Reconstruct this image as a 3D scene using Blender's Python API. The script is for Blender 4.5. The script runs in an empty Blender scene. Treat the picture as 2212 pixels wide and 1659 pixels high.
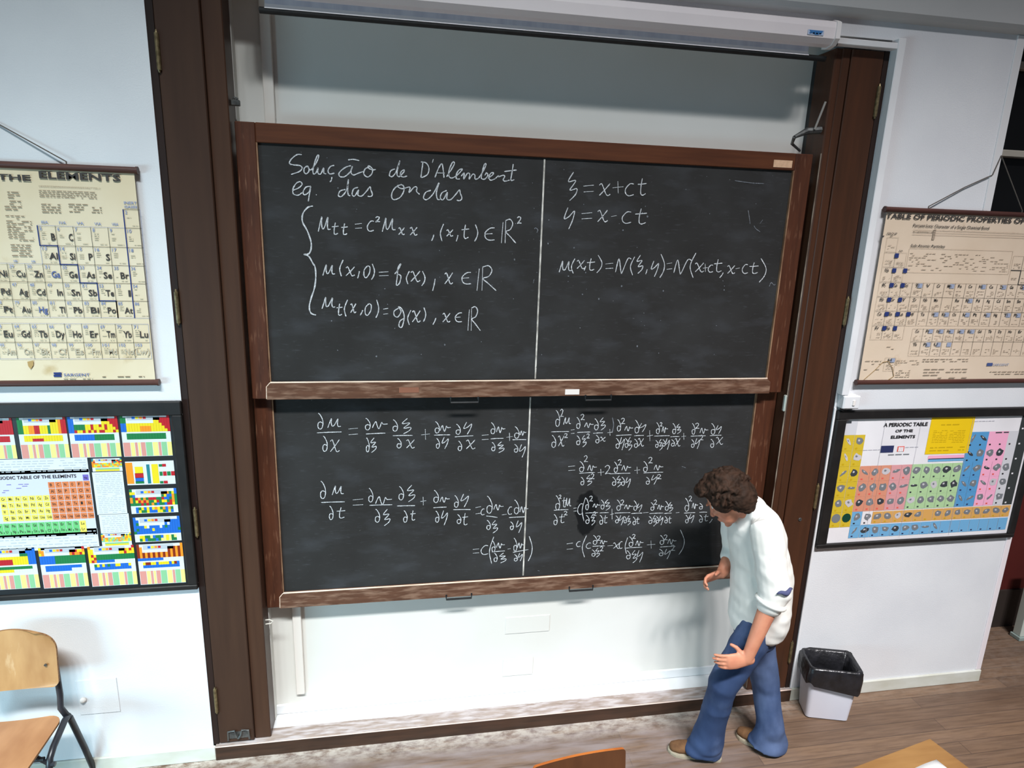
import bpy, math, random
from mathutils import Vector, Matrix, noise

# ------------------------------------------------------------------ camera, world, lights, exposure
scene = bpy.context.scene
COL = scene.collection
FPX, CX, CY = 1390.0, 1106.0, 829.5           # focal length and centre in photo pixels (2212 x 1659)
CAM = Vector((0.0, -3.0, 2.751))
YAW, PITCH, ROLL = 0.17882, 0.24188, -0.03392


def cam_basis():
    cy, sy = math.cos(YAW), math.sin(YAW)
    cp, sp = math.cos(PITCH), math.sin(PITCH)
    cr, sr = math.cos(ROLL), math.sin(ROLL)
    Ry = Matrix(((cy, 0, -sy), (0, 1, 0), (sy, 0, cy)))
    Rp = Matrix(((1, 0, 0), (0, cp, -sp), (0, sp, cp)))
    Rr = Matrix(((cr, sr, 0), (-sr, cr, 0), (0, 0, 1)))
    return Rr @ Rp @ Ry                        # rows: camera right, down, forward in (X, -Z, Y)


RB = cam_basis()


def to_world(v):
    return Vector((v[0], v[2], -v[1]))


right, down, fwd = (to_world(RB[i]) for i in range(3))
cam_data = bpy.data.cameras.new('camera')
cam_data.sensor_width = 36.0
cam_data.lens = FPX / 2212.0 * 36.0
cam_data.clip_start, cam_data.clip_end = 0.05, 100
cam = bpy.data.objects.new('camera', cam_data)
cam.matrix_world = Matrix(((right.x, -down.x, -fwd.x, CAM.x), (right.y, -down.y, -fwd.y, CAM.y),
                           (right.z, -down.z, -fwd.z, CAM.z), (0, 0, 0, 1)))
COL.objects.link(cam)
scene.camera = cam

scene.view_settings.view_transform = 'Standard'
scene.view_settings.look = 'None'
scene.view_settings.exposure = 0.0
scene.view_settings.gamma = 1.0
scene.view_settings.use_curve_mapping = False

world = bpy.data.worlds.new('hall')
scene.world = world
world.use_nodes = True
world.node_tree.nodes['Background'].inputs[0].default_value = (0.80, 0.85, 1.0, 1)
world.node_tree.nodes['Background'].inputs[1].default_value = 0.075


def aim(o, target):
    d = Vector(target) - o.location
    o.rotation_euler = d.to_track_quat('-Z', 'Y').to_euler()


def spot(name, loc, target, watts, color, angle, radius):
    l = bpy.data.lights.new(name, 'SPOT')
    l.energy, l.color, l.spot_size, l.spot_blend, l.shadow_soft_size = watts, color, math.radians(angle), 1.0, radius
    o = bpy.data.objects.new(name, l)
    o.location = loc
    COL.objects.link(o)
    aim(o, target)
    return o


def area(name, loc, target, watts, color, sx, sy, spread=180):
    l = bpy.data.lights.new(name, 'AREA')
    l.energy, l.color, l.shape, l.size, l.size_y = watts, color, 'RECTANGLE', sx, sy
    l.spread = math.radians(spread)
    o = bpy.data.objects.new(name, l)
    o.location = loc
    COL.objects.link(o)
    aim(o, target)
    return o


# hall lamps high over the seating, aimed down at the blackboard end, and daylight from windows on the left
for k in range(7):
    t = k / 6
    x = -3.2 + 7.0 * t
    tint = (0.87 + .13 * t, 0.985 - .04 * t, 1.0 - .035 * t)
    spot('hall_spotlight', (x, -6.5, 10.0), (x * .96, 0, -2.1 + 1.0 * min(1, 2 * t) - .6 * max(0, 2 * t - 1)), 2300, tint, 40, 0.42)
area('window_daylight', (-4.6, -3.4, 1.3), (-0.9, 0, 0.2), 68, (0.52, 0.84, 1.0), 2.4, 1.2, 95)


# ------------------------------------------------------------------ measuring helpers
def ray(px, py):
    u, v = (px - CX) / FPX, (py - CY) / FPX
    return right * u + down * v + fwd


def at(px, py, y):
    """Point of the photo on the plane at depth y behind the wall face (wall face = 0)."""
    d = ray(px, py)
    return CAM + d * ((y - CAM.y) / d.y)


def atz(px, py, z):
    d = ray(px, py)
    return CAM + d * ((z - CAM.z) / d.z)


# ------------------------------------------------------------------ object helpers
def tag(o, label=None, cat=None, group=None, kind=None):
    if label: o['label'] = label
    if cat: o['category'] = cat
    if group: o['group'] = group
    if kind: o['kind'] = kind
    return o


def thing(name, loc, label, cat, group=None):
    o = bpy.data.objects.new(name, None)
    o.empty_display_size = 0.05
    o.location = loc
    COL.objects.link(o)
    return tag(o, label, cat, group)


def origin_of(o):
    p = Vector((0, 0, 0))
    while o is not None:
        p += o.location
        o = o.parent
    return p


class MB:
    """Collects polygons in world coordinates; build() links them as one mesh object."""
    def __init__(self):
        self.v, self.f, self.m = [], [], []

    def add(self, vs, fs, mi=0):
        b = len(self.v)
        self.v += [Vector(p) for p in vs]
        for f in fs:
            self.f.append([b + i for i in f])
            self.m.append(mi)
        return self

    def box(self, x0, x1, y0, y1, z0, z1, mi=0, c=0.0):
        x0, x1 = min(x0, x1), max(x0, x1)
        y0, y1 = min(y0, y1), max(y0, y1)
        z0, z1 = min(z0, z1), max(z0, z1)
        c = min(c, (x1 - x0) * .45, (y1 - y0) * .45, (z1 - z0) * .45)
        if c <= 0:
            vs = [(x, y, z) for z in (z0, z1) for y in (y0, y1) for x in (x0, x1)]
            fs = [(0, 2, 3, 1), (4, 5, 7, 6), (0, 1, 5, 4), (2, 6, 7, 3), (0, 4, 6, 2), (1, 3, 7, 5)]
            return self.add(vs, fs, mi)
        import itertools
        idx, vs = {}, []
        cx, cy, cz = (x0 + x1) / 2, (y0 + y1) / 2, (z0 + z1) / 2
        hx, hy, hz = (x1 - x0) / 2, (y1 - y0) / 2, (z1 - z0) / 2
        for s in itertools.product((-1, 1), repeat=3):
            for a in range(3):
                h = [hx - c, hy - c, hz - c]
                h[a] += c
                idx[(s, a)] = len(vs)
                vs.append((cx + s[0] * h[0], cy + s[1] * h[1], cz + s[2] * h[2]))
        fs = []
        for a in range(3):
            b, d = (a + 1) % 3, (a + 2) % 3
            for sa in (-1, 1):
                q = []
                for sb, sd in ((-1, -1), (1, -1), (1, 1), (-1, 1)):
                    s = [0, 0, 0]; s[a] = sa; s[b] = sb; s[d] = sd
                    q.append(idx[(tuple(s), a)])
                fs.append(q if sa > 0 else q[::-1])
        for a in range(3):                     # edge chamfers along axis a
            b, d = (a + 1) % 3, (a + 2) % 3
            for sb in (-1, 1):
                for sd in (-1, 1):
                    q = []
                    for sa, ax in ((-1, b), (1, b), (1, d), (-1, d)):
                        s = [0, 0, 0]; s[a] = sa; s[b] = sb; s[d] = sd
                        q.append(idx[(tuple(s), ax)])
                    fs.append(q if sb * sd < 0 else q[::-1])
        for s in itertools.product((-1, 1), repeat=3):
            q = [idx[(s, 0)], idx[(s, 1)], idx[(s, 2)]]
            fs.append(q if s[0] * s[1] * s[2] > 0 else q[::-1])
        return self.add(vs, fs, mi)

    def quad(self, a, b, c, d, mi=0):
        return self.add([a, b, c, d], [(0, 1, 2, 3)], mi)

    def rect(self, x0, x1, z0, z1, y, mi=0):
        """A printed patch facing the room (-Y)."""
        x0, x1 = min(x0, x1), max(x0, x1)
        z0, z1 = min(z0, z1), max(z0, z1)
        return self.quad((x0, y, z0), (x1, y, z0), (x1, y, z1), (x0, y, z1), mi)

    def tube(self, pts, r, n=10, mi=0, caps=True):
        pts = [Vector(p) for p in pts]
        rs = r if isinstance(r, (list, tuple)) else [r] * len(pts)
        rings, b = [], len(self.v)
        prev = None
        for i, p in enumerate(pts):
            t = (pts[min(i + 1, len(pts) - 1)] - pts[max(i - 1, 0)]).normalized()
            if prev is None:
                a = t.orthogonal().normalized()
            else:
                a = (prev - t * prev.dot(t)).normalized()
            prev = a
            c = t.cross(a)
            vs = [p + (a * math.cos(2 * math.pi * k / n) + c * math.sin(2 * math.pi * k / n)) * rs[i] for k in range(n)]
            rings.append(vs)
        vs = [v for ring in rings for v in ring]
        fs = []
        for i in range(len(pts) - 1):
            for k in range(n):
                k2 = (k + 1) % n
                fs.append((i * n + k, i * n + k2, (i + 1) * n + k2, (i + 1) * n + k))
        if caps:
            fs.append(tuple(range(n))[::-1])
            fs.append(tuple(range((len(pts) - 1) * n, len(pts) * n)))
        return self.add(vs, fs, mi)

    def prism_x(self, prof, x0, x1, mi=0):
        """Profile of (y, z) points extruded along X."""
        n = len(prof)
        vs = [(x0, y, z) for y, z in prof] + [(x1, y, z) for y, z in prof]
        fs = [(k, (k + 1) % n, n + (k + 1) % n, n + k) for k in range(n)] + [tuple(range(n))[::-1], tuple(range(n, 2 * n))]
        return self.add(vs, fs, mi)

    def prism_z(self, prof, z0, z1, mi=0):
        n = len(prof)
        vs = [(x, y, z0) for x, y in prof] + [(x, y, z1) for x, y in prof]
        fs = [(k, (k + 1) % n, n + (k + 1) % n, n + k) for k in range(n)] + [tuple(range(n))[::-1], tuple(range(n, 2 * n))]
        return self.add(vs, fs, mi)

    def prism_y(self, prof, y0, y1, mi=0):
        n = len(prof)
        vs = [(x, y0, z) for x, z in prof] + [(x, y1, z) for x, z in prof]
        fs = [(k, (k + 1) % n, n + (k + 1) % n, n + k) for k in range(n)] + [tuple(range(n))[::-1], tuple(range(n, 2 * n))]
        return self.add(vs, fs, mi)

    def build(self, name, mats, parent=None, smooth=False, fix=True):
        if not isinstance(mats, (list, tuple)): mats = [mats]
        off = origin_of(parent) if parent is not None else Vector((0, 0, 0))
        me = bpy.data.meshes.new(name)
        me.from_pydata([tuple(v - off) for v in self.v], [], self.f)
        for m in mats: me.materials.append(m)
        me.polygons.foreach_set('material_index', self.m)
        if fix:
            import bmesh
            bm = bmesh.new(); bm.from_mesh(me)
            bmesh.ops.recalc_face_normals(bm, faces=bm.faces)
            bm.to_mesh(me); bm.free()
        if smooth:
            me.polygons.foreach_set('use_smooth', [True] * len(me.polygons))
        me.update()
        o = bpy.data.objects.new(name, me)
        COL.objects.link(o)
        if parent is not None: o.parent = parent
        return o


# ------------------------------------------------------------------ materials
def lin(c):
    return tuple(((x / 255) / 12.92 if x / 255 <= 0.04045 else ((x / 255 + 0.055) / 1.055) ** 2.4) for x in c) + (1.0,)


def node(nt, kind, **kw):
    n = nt.nodes.new(kind)
    for k, v in kw.items(): setattr(n, k, v)
    return n


def mat(name, col, rough=0.6, col2=None, scale=6.0, stretch=(1, 1, 1), contrast=(0.35, 0.65), bump=0.0, bscale=None,
        metal=0.0, spec=0.4, detail=4.0, worn=None, worn_at=(0.55, 0.68), worn_scale=10.0, worn_stretch=None):
    m = bpy.data.materials.new(name)
    m.use_nodes = True
    nt = m.node_tree
    p = nt.nodes['Principled BSDF']
    p.inputs['Base Color'].default_value = lin(col)
    p.inputs['Roughness'].default_value = rough
    p.inputs['Metallic'].default_value = metal
    p.inputs['Specular IOR Level'].default_value = spec
    tc = node(nt, 'ShaderNodeTexCoord')

    def noise_tex(sc, st, det):
        mp = node(nt, 'ShaderNodeMapping')
        mp.inputs['Scale'].default_value = st
        nt.links.new(tc.outputs['Object'], mp.inputs['Vector'])
        n = node(nt, 'ShaderNodeTexNoise')
        n.inputs['Scale'].default_value = sc
        n.inputs['Detail'].default_value = det
        nt.links.new(mp.outputs['Vector'], n.inputs['Vector'])
        return n

    def ramp(n, a, b, ca, cb):
        r = node(nt, 'ShaderNodeValToRGB')
        r.color_ramp.elements[0].position, r.color_ramp.elements[1].position = a, b
        r.color_ramp.elements[0].color, r.color_ramp.elements[1].color = ca, cb
        nt.links.new(n.outputs['Fac'], r.inputs['Fac'])
        return r
    out = None
    if col2 is not None:
        r = ramp(noise_tex(scale, stretch, detail), contrast[0], contrast[1], lin(col), lin(col2))
        out = r.outputs['Color']
    if worn is not None:
        w = ramp(noise_tex(worn_scale, worn_stretch or stretch, 8.0), worn_at[0], worn_at[1], (0, 0, 0, 1), (1, 1, 1, 1))
        mx = node(nt, 'ShaderNodeMix', data_type='RGBA')
        nt.links.new(w.outputs['Color'], mx.inputs['Factor'])
        if out is not None: nt.links.new(out, mx.inputs['A'])
        else: mx.inputs['A'].default_value = lin(col)
        mx.inputs['B'].default_value = lin(worn)
        out = mx.outputs['Result']
    if out is not None: nt.links.new(out, p.inputs['Base Color'])
    if bump:
        b = node(nt, 'ShaderNodeBump')
        b.inputs['Strength'].default_value = bump
        b.inputs['Distance'].default_value = 0.004
        nt.links.new(noise_tex(bscale or scale * 3, stretch, 6.0).outputs['Fac'], b.inputs['Height'])
        nt.links.new(b.outputs['Normal'], p.inputs['Normal'])
    return m


W_WALL = mat('painted_plaster', (222, 224, 226), 0.75, (214, 216, 219), 2.2, bump=0.25, bscale=160, spec=0.2)
W_BACK = mat('painted_panel', (212, 210, 203), 0.7, (218, 217, 212), 1.6, spec=0.2)
W_TRIM = mat('white_gloss_paint', (228, 229, 230), 0.45, (220, 221, 222), 5, spec=0.4)
W_BASE = mat('baseboard_paint', (206, 208, 200), 0.5, (192, 192, 178), 5, (1, 1, 2), spec=0.35)
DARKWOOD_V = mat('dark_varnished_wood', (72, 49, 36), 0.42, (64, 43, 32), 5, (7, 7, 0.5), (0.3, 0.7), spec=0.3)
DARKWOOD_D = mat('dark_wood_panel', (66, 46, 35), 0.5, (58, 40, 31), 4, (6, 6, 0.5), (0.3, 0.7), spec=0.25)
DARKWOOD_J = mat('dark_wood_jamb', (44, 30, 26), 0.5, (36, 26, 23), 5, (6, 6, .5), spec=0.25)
FRAME_V = mat('worn_frame_wood_upright', (84, 47, 30), 0.5, (64, 35, 23), 5, (8, 8, .6), (0.3, 0.7), spec=0.3,
              worn=(120, 84, 64), worn_at=(0.58, 0.76), worn_scale=9, worn_stretch=(9, 9, 1.0))
FRAME_H = mat('frame_wood_top_rail', (94, 54, 33), 0.45, (74, 41, 26), 5, (.6, 8, 8), (0.3, 0.7), spec=0.3)
FRAME_W = mat('worn_chalky_rail', (100, 69, 53), 0.6, (80, 54, 41), 6, (.8, 8, 8), (0.3, 0.7), spec=0.2,
              worn=(136, 108, 90), worn_at=(0.46, 0.72), worn_scale=7, worn_stretch=(1.6, 9, 9))
DUST = mat('lit_chalk_dust', (226, 208, 190), 0.9, (196, 172, 150), 30, (.3, 3, 3), spec=0.1)  # chalk dust, with the light caught by the sloping ledge painted in
BRASS = mat('old_brass', (150, 135, 100), 0.4, (110, 96, 70), 60, metal=0.7)
STEEL = mat('dull_steel', (120, 122, 120), 0.4, (84, 86, 86), 40, metal=0.7)
BLACKMETAL = mat('black_metal', (26, 28, 29), 0.4, (34, 36, 37), 30, spec=0.4)
STICKER = mat('paper_label', (214, 178, 146), 0.8, (200, 164, 134), 60, spec=0.1)
STICKER_W = mat('white_label', (226, 220, 214), 0.8, spec=0.1)
CHALK = mat('white_chalk', (230, 232, 234), 0.95, (170, 173, 176), 260, (1, 1, 1), (0.33, 0.52), spec=0.05)
CHALK_FAINT = mat('faint_chalk', (128, 132, 138), 0.95, (84, 87, 92), 200, spec=0.05)


# ------------------------------------------------------------------ floor
def floor_material():
    m = bpy.data.materials.new('worn_plank_floor')
    m.use_nodes = True
    nt = m.node_tree
    p = nt.nodes['Principled BSDF']
    p.inputs['Roughness'].default_value = 0.55
    p.inputs['Specular IOR Level'].default_value = 0.3
    tc = node(nt, 'ShaderNodeTexCoord')
    br = node(nt, 'ShaderNodeTexBrick')
    br.offset = 0.37
    br.inputs['Color1'].default_value = lin((122, 97, 76))
    br.inputs['Color2'].default_value = lin((92, 72, 57))
    br.inputs['Mortar'].default_value = lin((74, 58, 48))
    br.inputs['Scale'].default_value = 1.0
    br.inputs['Mortar Size'].default_value = 0.0022
    br.inputs['Mortar Smooth'].default_value = 0.2
    br.inputs['Bias'].default_value = -0.1
    br.inputs['Brick Width'].default_value = 1.9
    br.inputs['Row Height'].default_value = 0.088
    nt.links.new(tc.outputs['Object'], br.inputs['Vector'])

    def nz(scale, st, det=6.0, rough=0.6):
        mp = node(nt, 'ShaderNodeMapping'); mp.inputs['Scale'].default_value = st
        n = node(nt, 'ShaderNodeTexNoise'); n.inputs['Scale'].default_value = scale
        n.inputs['Detail'].default_value = det; n.inputs['Roughness'].default_value = rough
        nt.links.new(tc.outputs['Object'], mp.inputs['Vector']); nt.links.new(mp.outputs['Vector'], n.inputs['Vector'])
        return n

    def rmp(src, a, b, ca=(0, 0, 0, 1), cb=(1, 1, 1, 1)):
        r = node(nt, 'ShaderNodeValToRGB')
        r.color_ramp.elements[0].position, r.color_ramp.elements[1].position = a, b
        r.color_ramp.elements[0].color, r.color_ramp.elements[1].color = ca, cb
        nt.links.new(src, r.inputs['Fac'])
        return r.outputs['Color']

    def mix(fac, a, b, mode='MIX'):
        x = node(nt, 'ShaderNodeMix', data_type='RGBA', blend_type=mode)
        if isinstance(fac, float): x.inputs['Factor'].default_value = fac
        else: nt.links.new(fac, x.inputs['Factor'])
        for s, k in ((a, 'A'), (b, 'B')):
            if isinstance(s, tuple): x.inputs[k].default_value = s
            else: nt.links.new(s, x.inputs[k])
        return x.outputs['Result']
    # worn paler planks and grain
    c = mix(rmp(nz(5, (.35, 5, 1)).outputs['Fac'], .35, .7), br.outputs['Color'], lin((138, 115, 97)), 'MIX')
    c = mix(0.55, br.outputs['Color'], c)
    c = mix(rmp(nz(4, (1.2, 16, 1), 8).outputs['Fac'], .42, .62), c, lin((84, 66, 53)))
    c = mix(0.5, c, br.outputs['Color'])
    # chalk dust trodden into the boards in front of the blackboards
    sep = node(nt, 'ShaderNodeSeparateXYZ'); nt.links.new(tc.outputs['Object'], sep.inputs[0])
    def mr(src, a, b, x, y):
        k = node(nt, 'ShaderNodeMapRange'); k.clamp = True
        for n_, v in zip(('From Min', 'From Max', 'To Min', 'To Max'), (a, b, x, y)): k.inputs[n_].default_value = v
        nt.links.new(src, k.inputs['Value']); return k.outputs['Result']
    def mul(a, b):
        k = node(nt, 'ShaderNodeMath', operation='MULTIPLY'); nt.links.new(a, k.inputs[0]); nt.links.new(b, k.inputs[1]); return k.outputs[0]
    xw = mul(mr(sep.outputs['X'], -1.1, -0.3, 0.1, 1), mr(sep.outputs['X'], 1.3, 2.2, 1, .05))
    dusty = mul(mul(xw, mr(sep.outputs['Y'], -1.2, -0.15, 0.5, 1)), rmp(nz(6, (.6, 3, 1), 5, .55).outputs['Fac'], .30, .66))
    c = mix(dusty, c, lin((132, 120, 117)))
    edge = mul(mr(sep.outputs['Y'], -0.15, -0.02, 0, 1), rmp(nz(26, (.5, 1, 1), 8, .7).outputs['Fac'], .38, .58))
    edge = mul(edge, mr(sep.outputs['X'], 1.6, 2.6, 1, .1))
    c = mix(edge, c, lin((186, 178, 168)))
    nt.links.new(c, p.inputs['Base Color'])
    b = node(nt, 'ShaderNodeBump'); b.inputs['Strength'].default_value = .3; b.inputs['Distance'].default_value = .003
    nt.links.new(br.outputs['Fac'], b.inputs['Height']); b.invert = True
    nt.links.new(b.outputs['Normal'], p.inputs['Normal'])
    return m


tag(MB().box(-4.5, 6.5, -4.0, 1.2, -0.08, 0.0).build('floor', floor_material()), kind='structure')

XL, XR = -0.966, 2.318           # the recess that holds the blackboards
BACK = 0.19                      # its back panel
BEAM_Z = 3.735

S = lambda o: tag(o, kind='structure')
S(MB().box(-4.5, XL, 0, 0.30, 0, 4.6).build('wall_left', W_WALL))
wr = MB()
wr.box(XR, 3.655, 0, 0.30, 0, 2.1)
wr.box(XR, 3.035, 0, 0.30, 2.1, BEAM_Z)
S(wr.build('wall_right', W_WALL))
S(MB().box(XL, XR, BACK, 0.30, 0, 3.66).build('wall_inner', W_BACK))
S(MB().box(XL, XR, 0.0, 0.30, 3.66, 4.6).build('wall_upper', W_WALL))
bm_ = MB().prism_x([(0.0, BEAM_Z), (-0.035, BEAM_Z + .012), (-0.05, BEAM_Z + 0.03), (-0.05, 4.6), (0.0, 4.6)], 0.2, 6.4)
S(bm_.build('trim_1', mat('beam_paint', (188, 189, 188), 0.7, (180, 182, 181), 2, spec=0.2)))

S(MB().box(-4.5, XL + .012, -0.014, 0, 0, 0.083, c=.004).build('baseboard_left', W_BASE))
S(MB().box(XR, 3.662, -0.014, 0, 0, 0.083, c=.004).build('baseboard_right', W_BASE))
S(MB().box(-0.70, 2.02, BACK - 0.014, BACK, 0.083, 0.140, c=.003).build('baseboard_inner', W_TRIM))

# wooden step under the blackboards with a chalk dusted top, and a white ledge behind it
DUSTY = mat('chalk_dusted_wood', (158, 144, 136), 0.8, (138, 122, 112), 9, (1, 4, 1), (0.35, 0.65), spec=0.15,
            worn=(184, 176, 176), worn_at=(0.42, 0.66), worn_scale=12, worn_stretch=(.8, 4, 1))
STEPW = mat('dark_step_wood', (70, 48, 36), 0.5, (50, 36, 28), 8, (.6, 5, 5), (0.3, 0.7), spec=0.3)
st = MB()
st.box(XL + .012, XR, -0.016, 0.078, 0.0, 0.083)
for i, f in enumerate(st.f):
    zs = [st.v[k].z for k in f]
    if min(zs) > 0.08: st.m[i] = 1
S(st.build('trim_2', [STEPW, DUSTY]))
S(MB().tube([(XL + .013, -0.017, 0.0815), (XR, -0.017, 0.0815)], 0.003, 8).build('trim_3', mat('step_edge_chalk', (214, 190, 178), .8)))
S(MB().box(-0.70, 2.03, 0.078, BACK, 0.0, 0.081).build('trim_4', W_TRIM))

# white batten standing in the recess, upper and lower run in one
S(MB().box(-0.572, -0.527, BACK - 0.022, BACK, 0.205, 3.66, c=.003).build('trim_5', mat('batten_paint', (222, 216, 208), .6, spec=.25)))
# white cable trunking over and beside the right hand column
tk = MB()
tk.box(2.318, 2.358, -0.045, 0, 1.93, 3.660, c=.003)
tk.box(1.99, 2.358, -0.040, 0, 3.612, 3.640, c=.003)
S(tk.build('trim_6', W_TRIM))
S(MB().box(2.316, 2.328, -0.008, 0, 0.083, 1.85, c=.002).build('trim_7', W_TRIM))
# corner beads at the free end of the right hand wall
S(MB().box(3.625, 3.663, -0.006, 0.02, 0.083, 2.1, c=.003).build('trim_8', mat('corner_bead', (232, 224, 226), .5)))
S(MB().box(2.995, 3.042, -0.006, 0.02, 2.1, BEAM_Z, c=.003).build('trim_9', mat('corner_bead_upper', (222, 222, 222), .5)))

# dark glazed opening over the side passage
win = thing('window_1', (3.05, 0.12, 2.1), None, None)
tag(win, kind='structure')
pane = MB().box(3.04, 5.4, 0.17, 0.176, 2.1, BEAM_Z)
pane.build('window_glass', mat('dark_glass', (14, 15, 16), 0.25, (20, 21, 22), 3, spec=0.35), win)
wf = MB()
for zc in (at(2185, 137, .12).z, at(2170, 330, .12).z):
    wf.box(3.04, 5.4, 0.13, 0.175, zc - 0.018, zc + 0.018, c=.004)
wf.box(3.04, 3.05, 0.10, 0.18, 2.1, BEAM_Z)
wf.box(3.04, 5.4, 0.10, 0.18, 2.06, 2.10)
wf.build('window_frame', mat('window_paint', (176, 172, 160), 0.5), win)

# the passage beyond the end of the right hand wall
S(MB().box(3.655, 6.5, 0.50, 0.60, 0, 4.6).build('wall_back', mat('maroon_paint', (92, 38, 34), 0.6, (84, 34, 31), 3, spec=.2)))
S(MB().box(3.655, 6.5, 0.485, 0.50, 0, 0.30).build('shadow_band_back', mat('shadow_grey', (52, 45, 41), .6)))  # dark grey band paints the shadow at the foot of the maroon wall
MAGNET = thing('white_post', atz(2203, 1384, 0), 'white painted post foot standing in the passage at the far right edge', 'post')
q = origin_of(MAGNET)
MB().box(q.x - .006, q.x + .10, q.y, q.y + .06, 0.03, 0.55, c=.004).build('post', mat('post_paint', (206, 216, 206), .5), MAGNET)
MB().box(q.x - .016, q.x + .11, q.y - .01, q.y + .07, 0.0, 0.03, c=.004).build('foot', mat('post_foot', (150, 166, 160), .5), MAGNET)

# small painted plates on the walls
def plate(name, px, y, label, knob=None):
    a, b = at(px[0], px[1], y), at(px[2], px[3], y)
    if not knob:
        return tag(MB().box(a.x, b.x, y - .004, y, a.z, b.z, c=.0015).build(name, W_BACK), label, 'access panel')
    t = thing(name, ((a.x + b.x) / 2, y, min(a.z, b.z)), label, 'access panel')
    MB().box(a.x, b.x, y - .004, y, a.z, b.z, c=.0015).build('cover', W_WALL if y == 0 else W_BACK, t)
    if knob:
        c = at(knob[0], knob[1], y)
        MB().tube([(c.x, y - .003, c.z), (c.x, y - .012, c.z), (c.x, y - .02, c.z)], [.015, .014, .008], 14).build('knob', STICKER_W, t, smooth=True)
    return t


plate('access_panel', (163, 1470, 261, 1536), 0.0, 'square white access cover with a round knob, low on the wall by the chair', (181, 1510))
plate('access_panel', (1092, 1334, 1186, 1362), BACK, 'upper flush white cover plate under the lower blackboard', None)
plate('access_panel', (1086, 1424, 1150, 1455), BACK, 'lower flush white cover plate above the white ledge', None)


# ------------------------------------------------------------------ handwriting
def crom(pts, n=6):
    """Catmull-Rom through the points."""
    if len(pts) < 3: return pts
    P = [pts[0]] + list(pts) + [pts[-1]]
    out = []
    for i in range(1, len(P) - 2):
        p0, p1, p2, p3 = P[i - 1], P[i], P[i + 1], P[i + 2]
        for k in range(n):
            t = k / n
            out.append(tuple(0.5 * (2 * p1[j] + (p2[j] - p0[j]) * t + (2 * p0[j] - 5 * p1[j] + 4 * p2[j] - p3[j]) * t * t
                                    + (3 * p1[j] - p0[j] - 3 * p2[j] + p3[j]) * t ** 3) for j in (0, 1)))
    out.append(tuple(P[-2]))
    return out


G = {   # handwritten characters as pen strokes in a unit box (x right, y down)
    'd': [[(.12, 0), (.45, .12), (.85, .48), (.78, .86), (.42, 1), (.1, .88), (.12, .64), (.45, .55), (.82, .62)]],
    'u': [[(0, 1), (.14, .5), (.28, .04), (.27, .45), (.33, .8), (.5, .72), (.78, .08), (.74, .55), (.8, .84), (1, .84)]],
    'v': [[(0, .85), (.12, .35), (.24, .08), (.3, .5), (.42, .95), (.52, .6), (.6, .18), (.7, .38), (1, .36)]],
    'V': [[(0, .95), (.22, .05), (.34, .9), (.42, .95), (.78, .05), (1, .08)]],
    'x': [[(.0, .14), (.2, .02), (.36, .3), (.62, .9), (.8, 1), (1, .88)], [(.98, .0), (.6, .42), (0, 1)]],
    'k': [[(.62, 0), (.08, .33), (.85, .3), (.24, .63), (.95, .58), (.82, .78), (.2, 1)]],
    'n': [[(.36, 0), (.02, .5), (.45, .42), (.95, .16), (.8, .55), (.42, 1)]],
    't': [[(.52, 0), (.36, .5), (.34, .9), (.55, 1), (.9, .9)], [(0, .36), (.5, .34), (1, .3)]],
    '2': [[(.0, .22), (.4, 0), (.8, .16), (.6, .55), (.05, .98), (.4, .92), (1, .96)]],
    'c': [[(.95, .06), (.55, .06), (.12, .46), (.14, .82), (.45, 1), (.95, .9)]],
    '0': [[(.6, 0), (.12, .35), (.1, .85), (.4, 1), (.85, .6), (.9, .12), (.55, .0)]],
    'e': [[(1, .02), (.55, .06), (.1, .4), (.12, .8), (.45, 1), (1, .98)], [(.06, .52), (.8, .48)]],
    'R': [[(.12, .12), (0, 1)], [(.3, .05), (.26, 1)], [(.28, .06), (.6, .0), (.78, .18), (.62, .42), (.32, .52), (.6, .72), (1, 1)]],
    '(': [[(.9, 0), (.2, .4), (.1, .65), (.5, 1)]],
    ')': [[(.3, 0), (.85, .4), (.7, .72), (.1, 1)]],
    ',': [[(1, 0), (.6, .5), (0, 1)]],
    '=': [[(0, .15), (1, 0)], [(.02, 1), (1, .9)]],
    '+': [[(0, .55), (1, .45)], [(.48, 0), (.52, 1)]],
    '-': [[(0, 1), (1, 0)]],
    'g': [[(.5, .05), (.1, .2), (.1, .42), (.4, .5), (.68, .22), (.45, .0), (.75, .1), (.95, .5), (.75, 1), (.5, .95), (.6, .7), (1, .55)]],
    'f': [[(0, .48), (.35, .3), (.75, 0), (.4, .16), (.3, .6), (.2, 1), (.55, .92), (.72, .58), (.3, .48)]],
}


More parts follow.
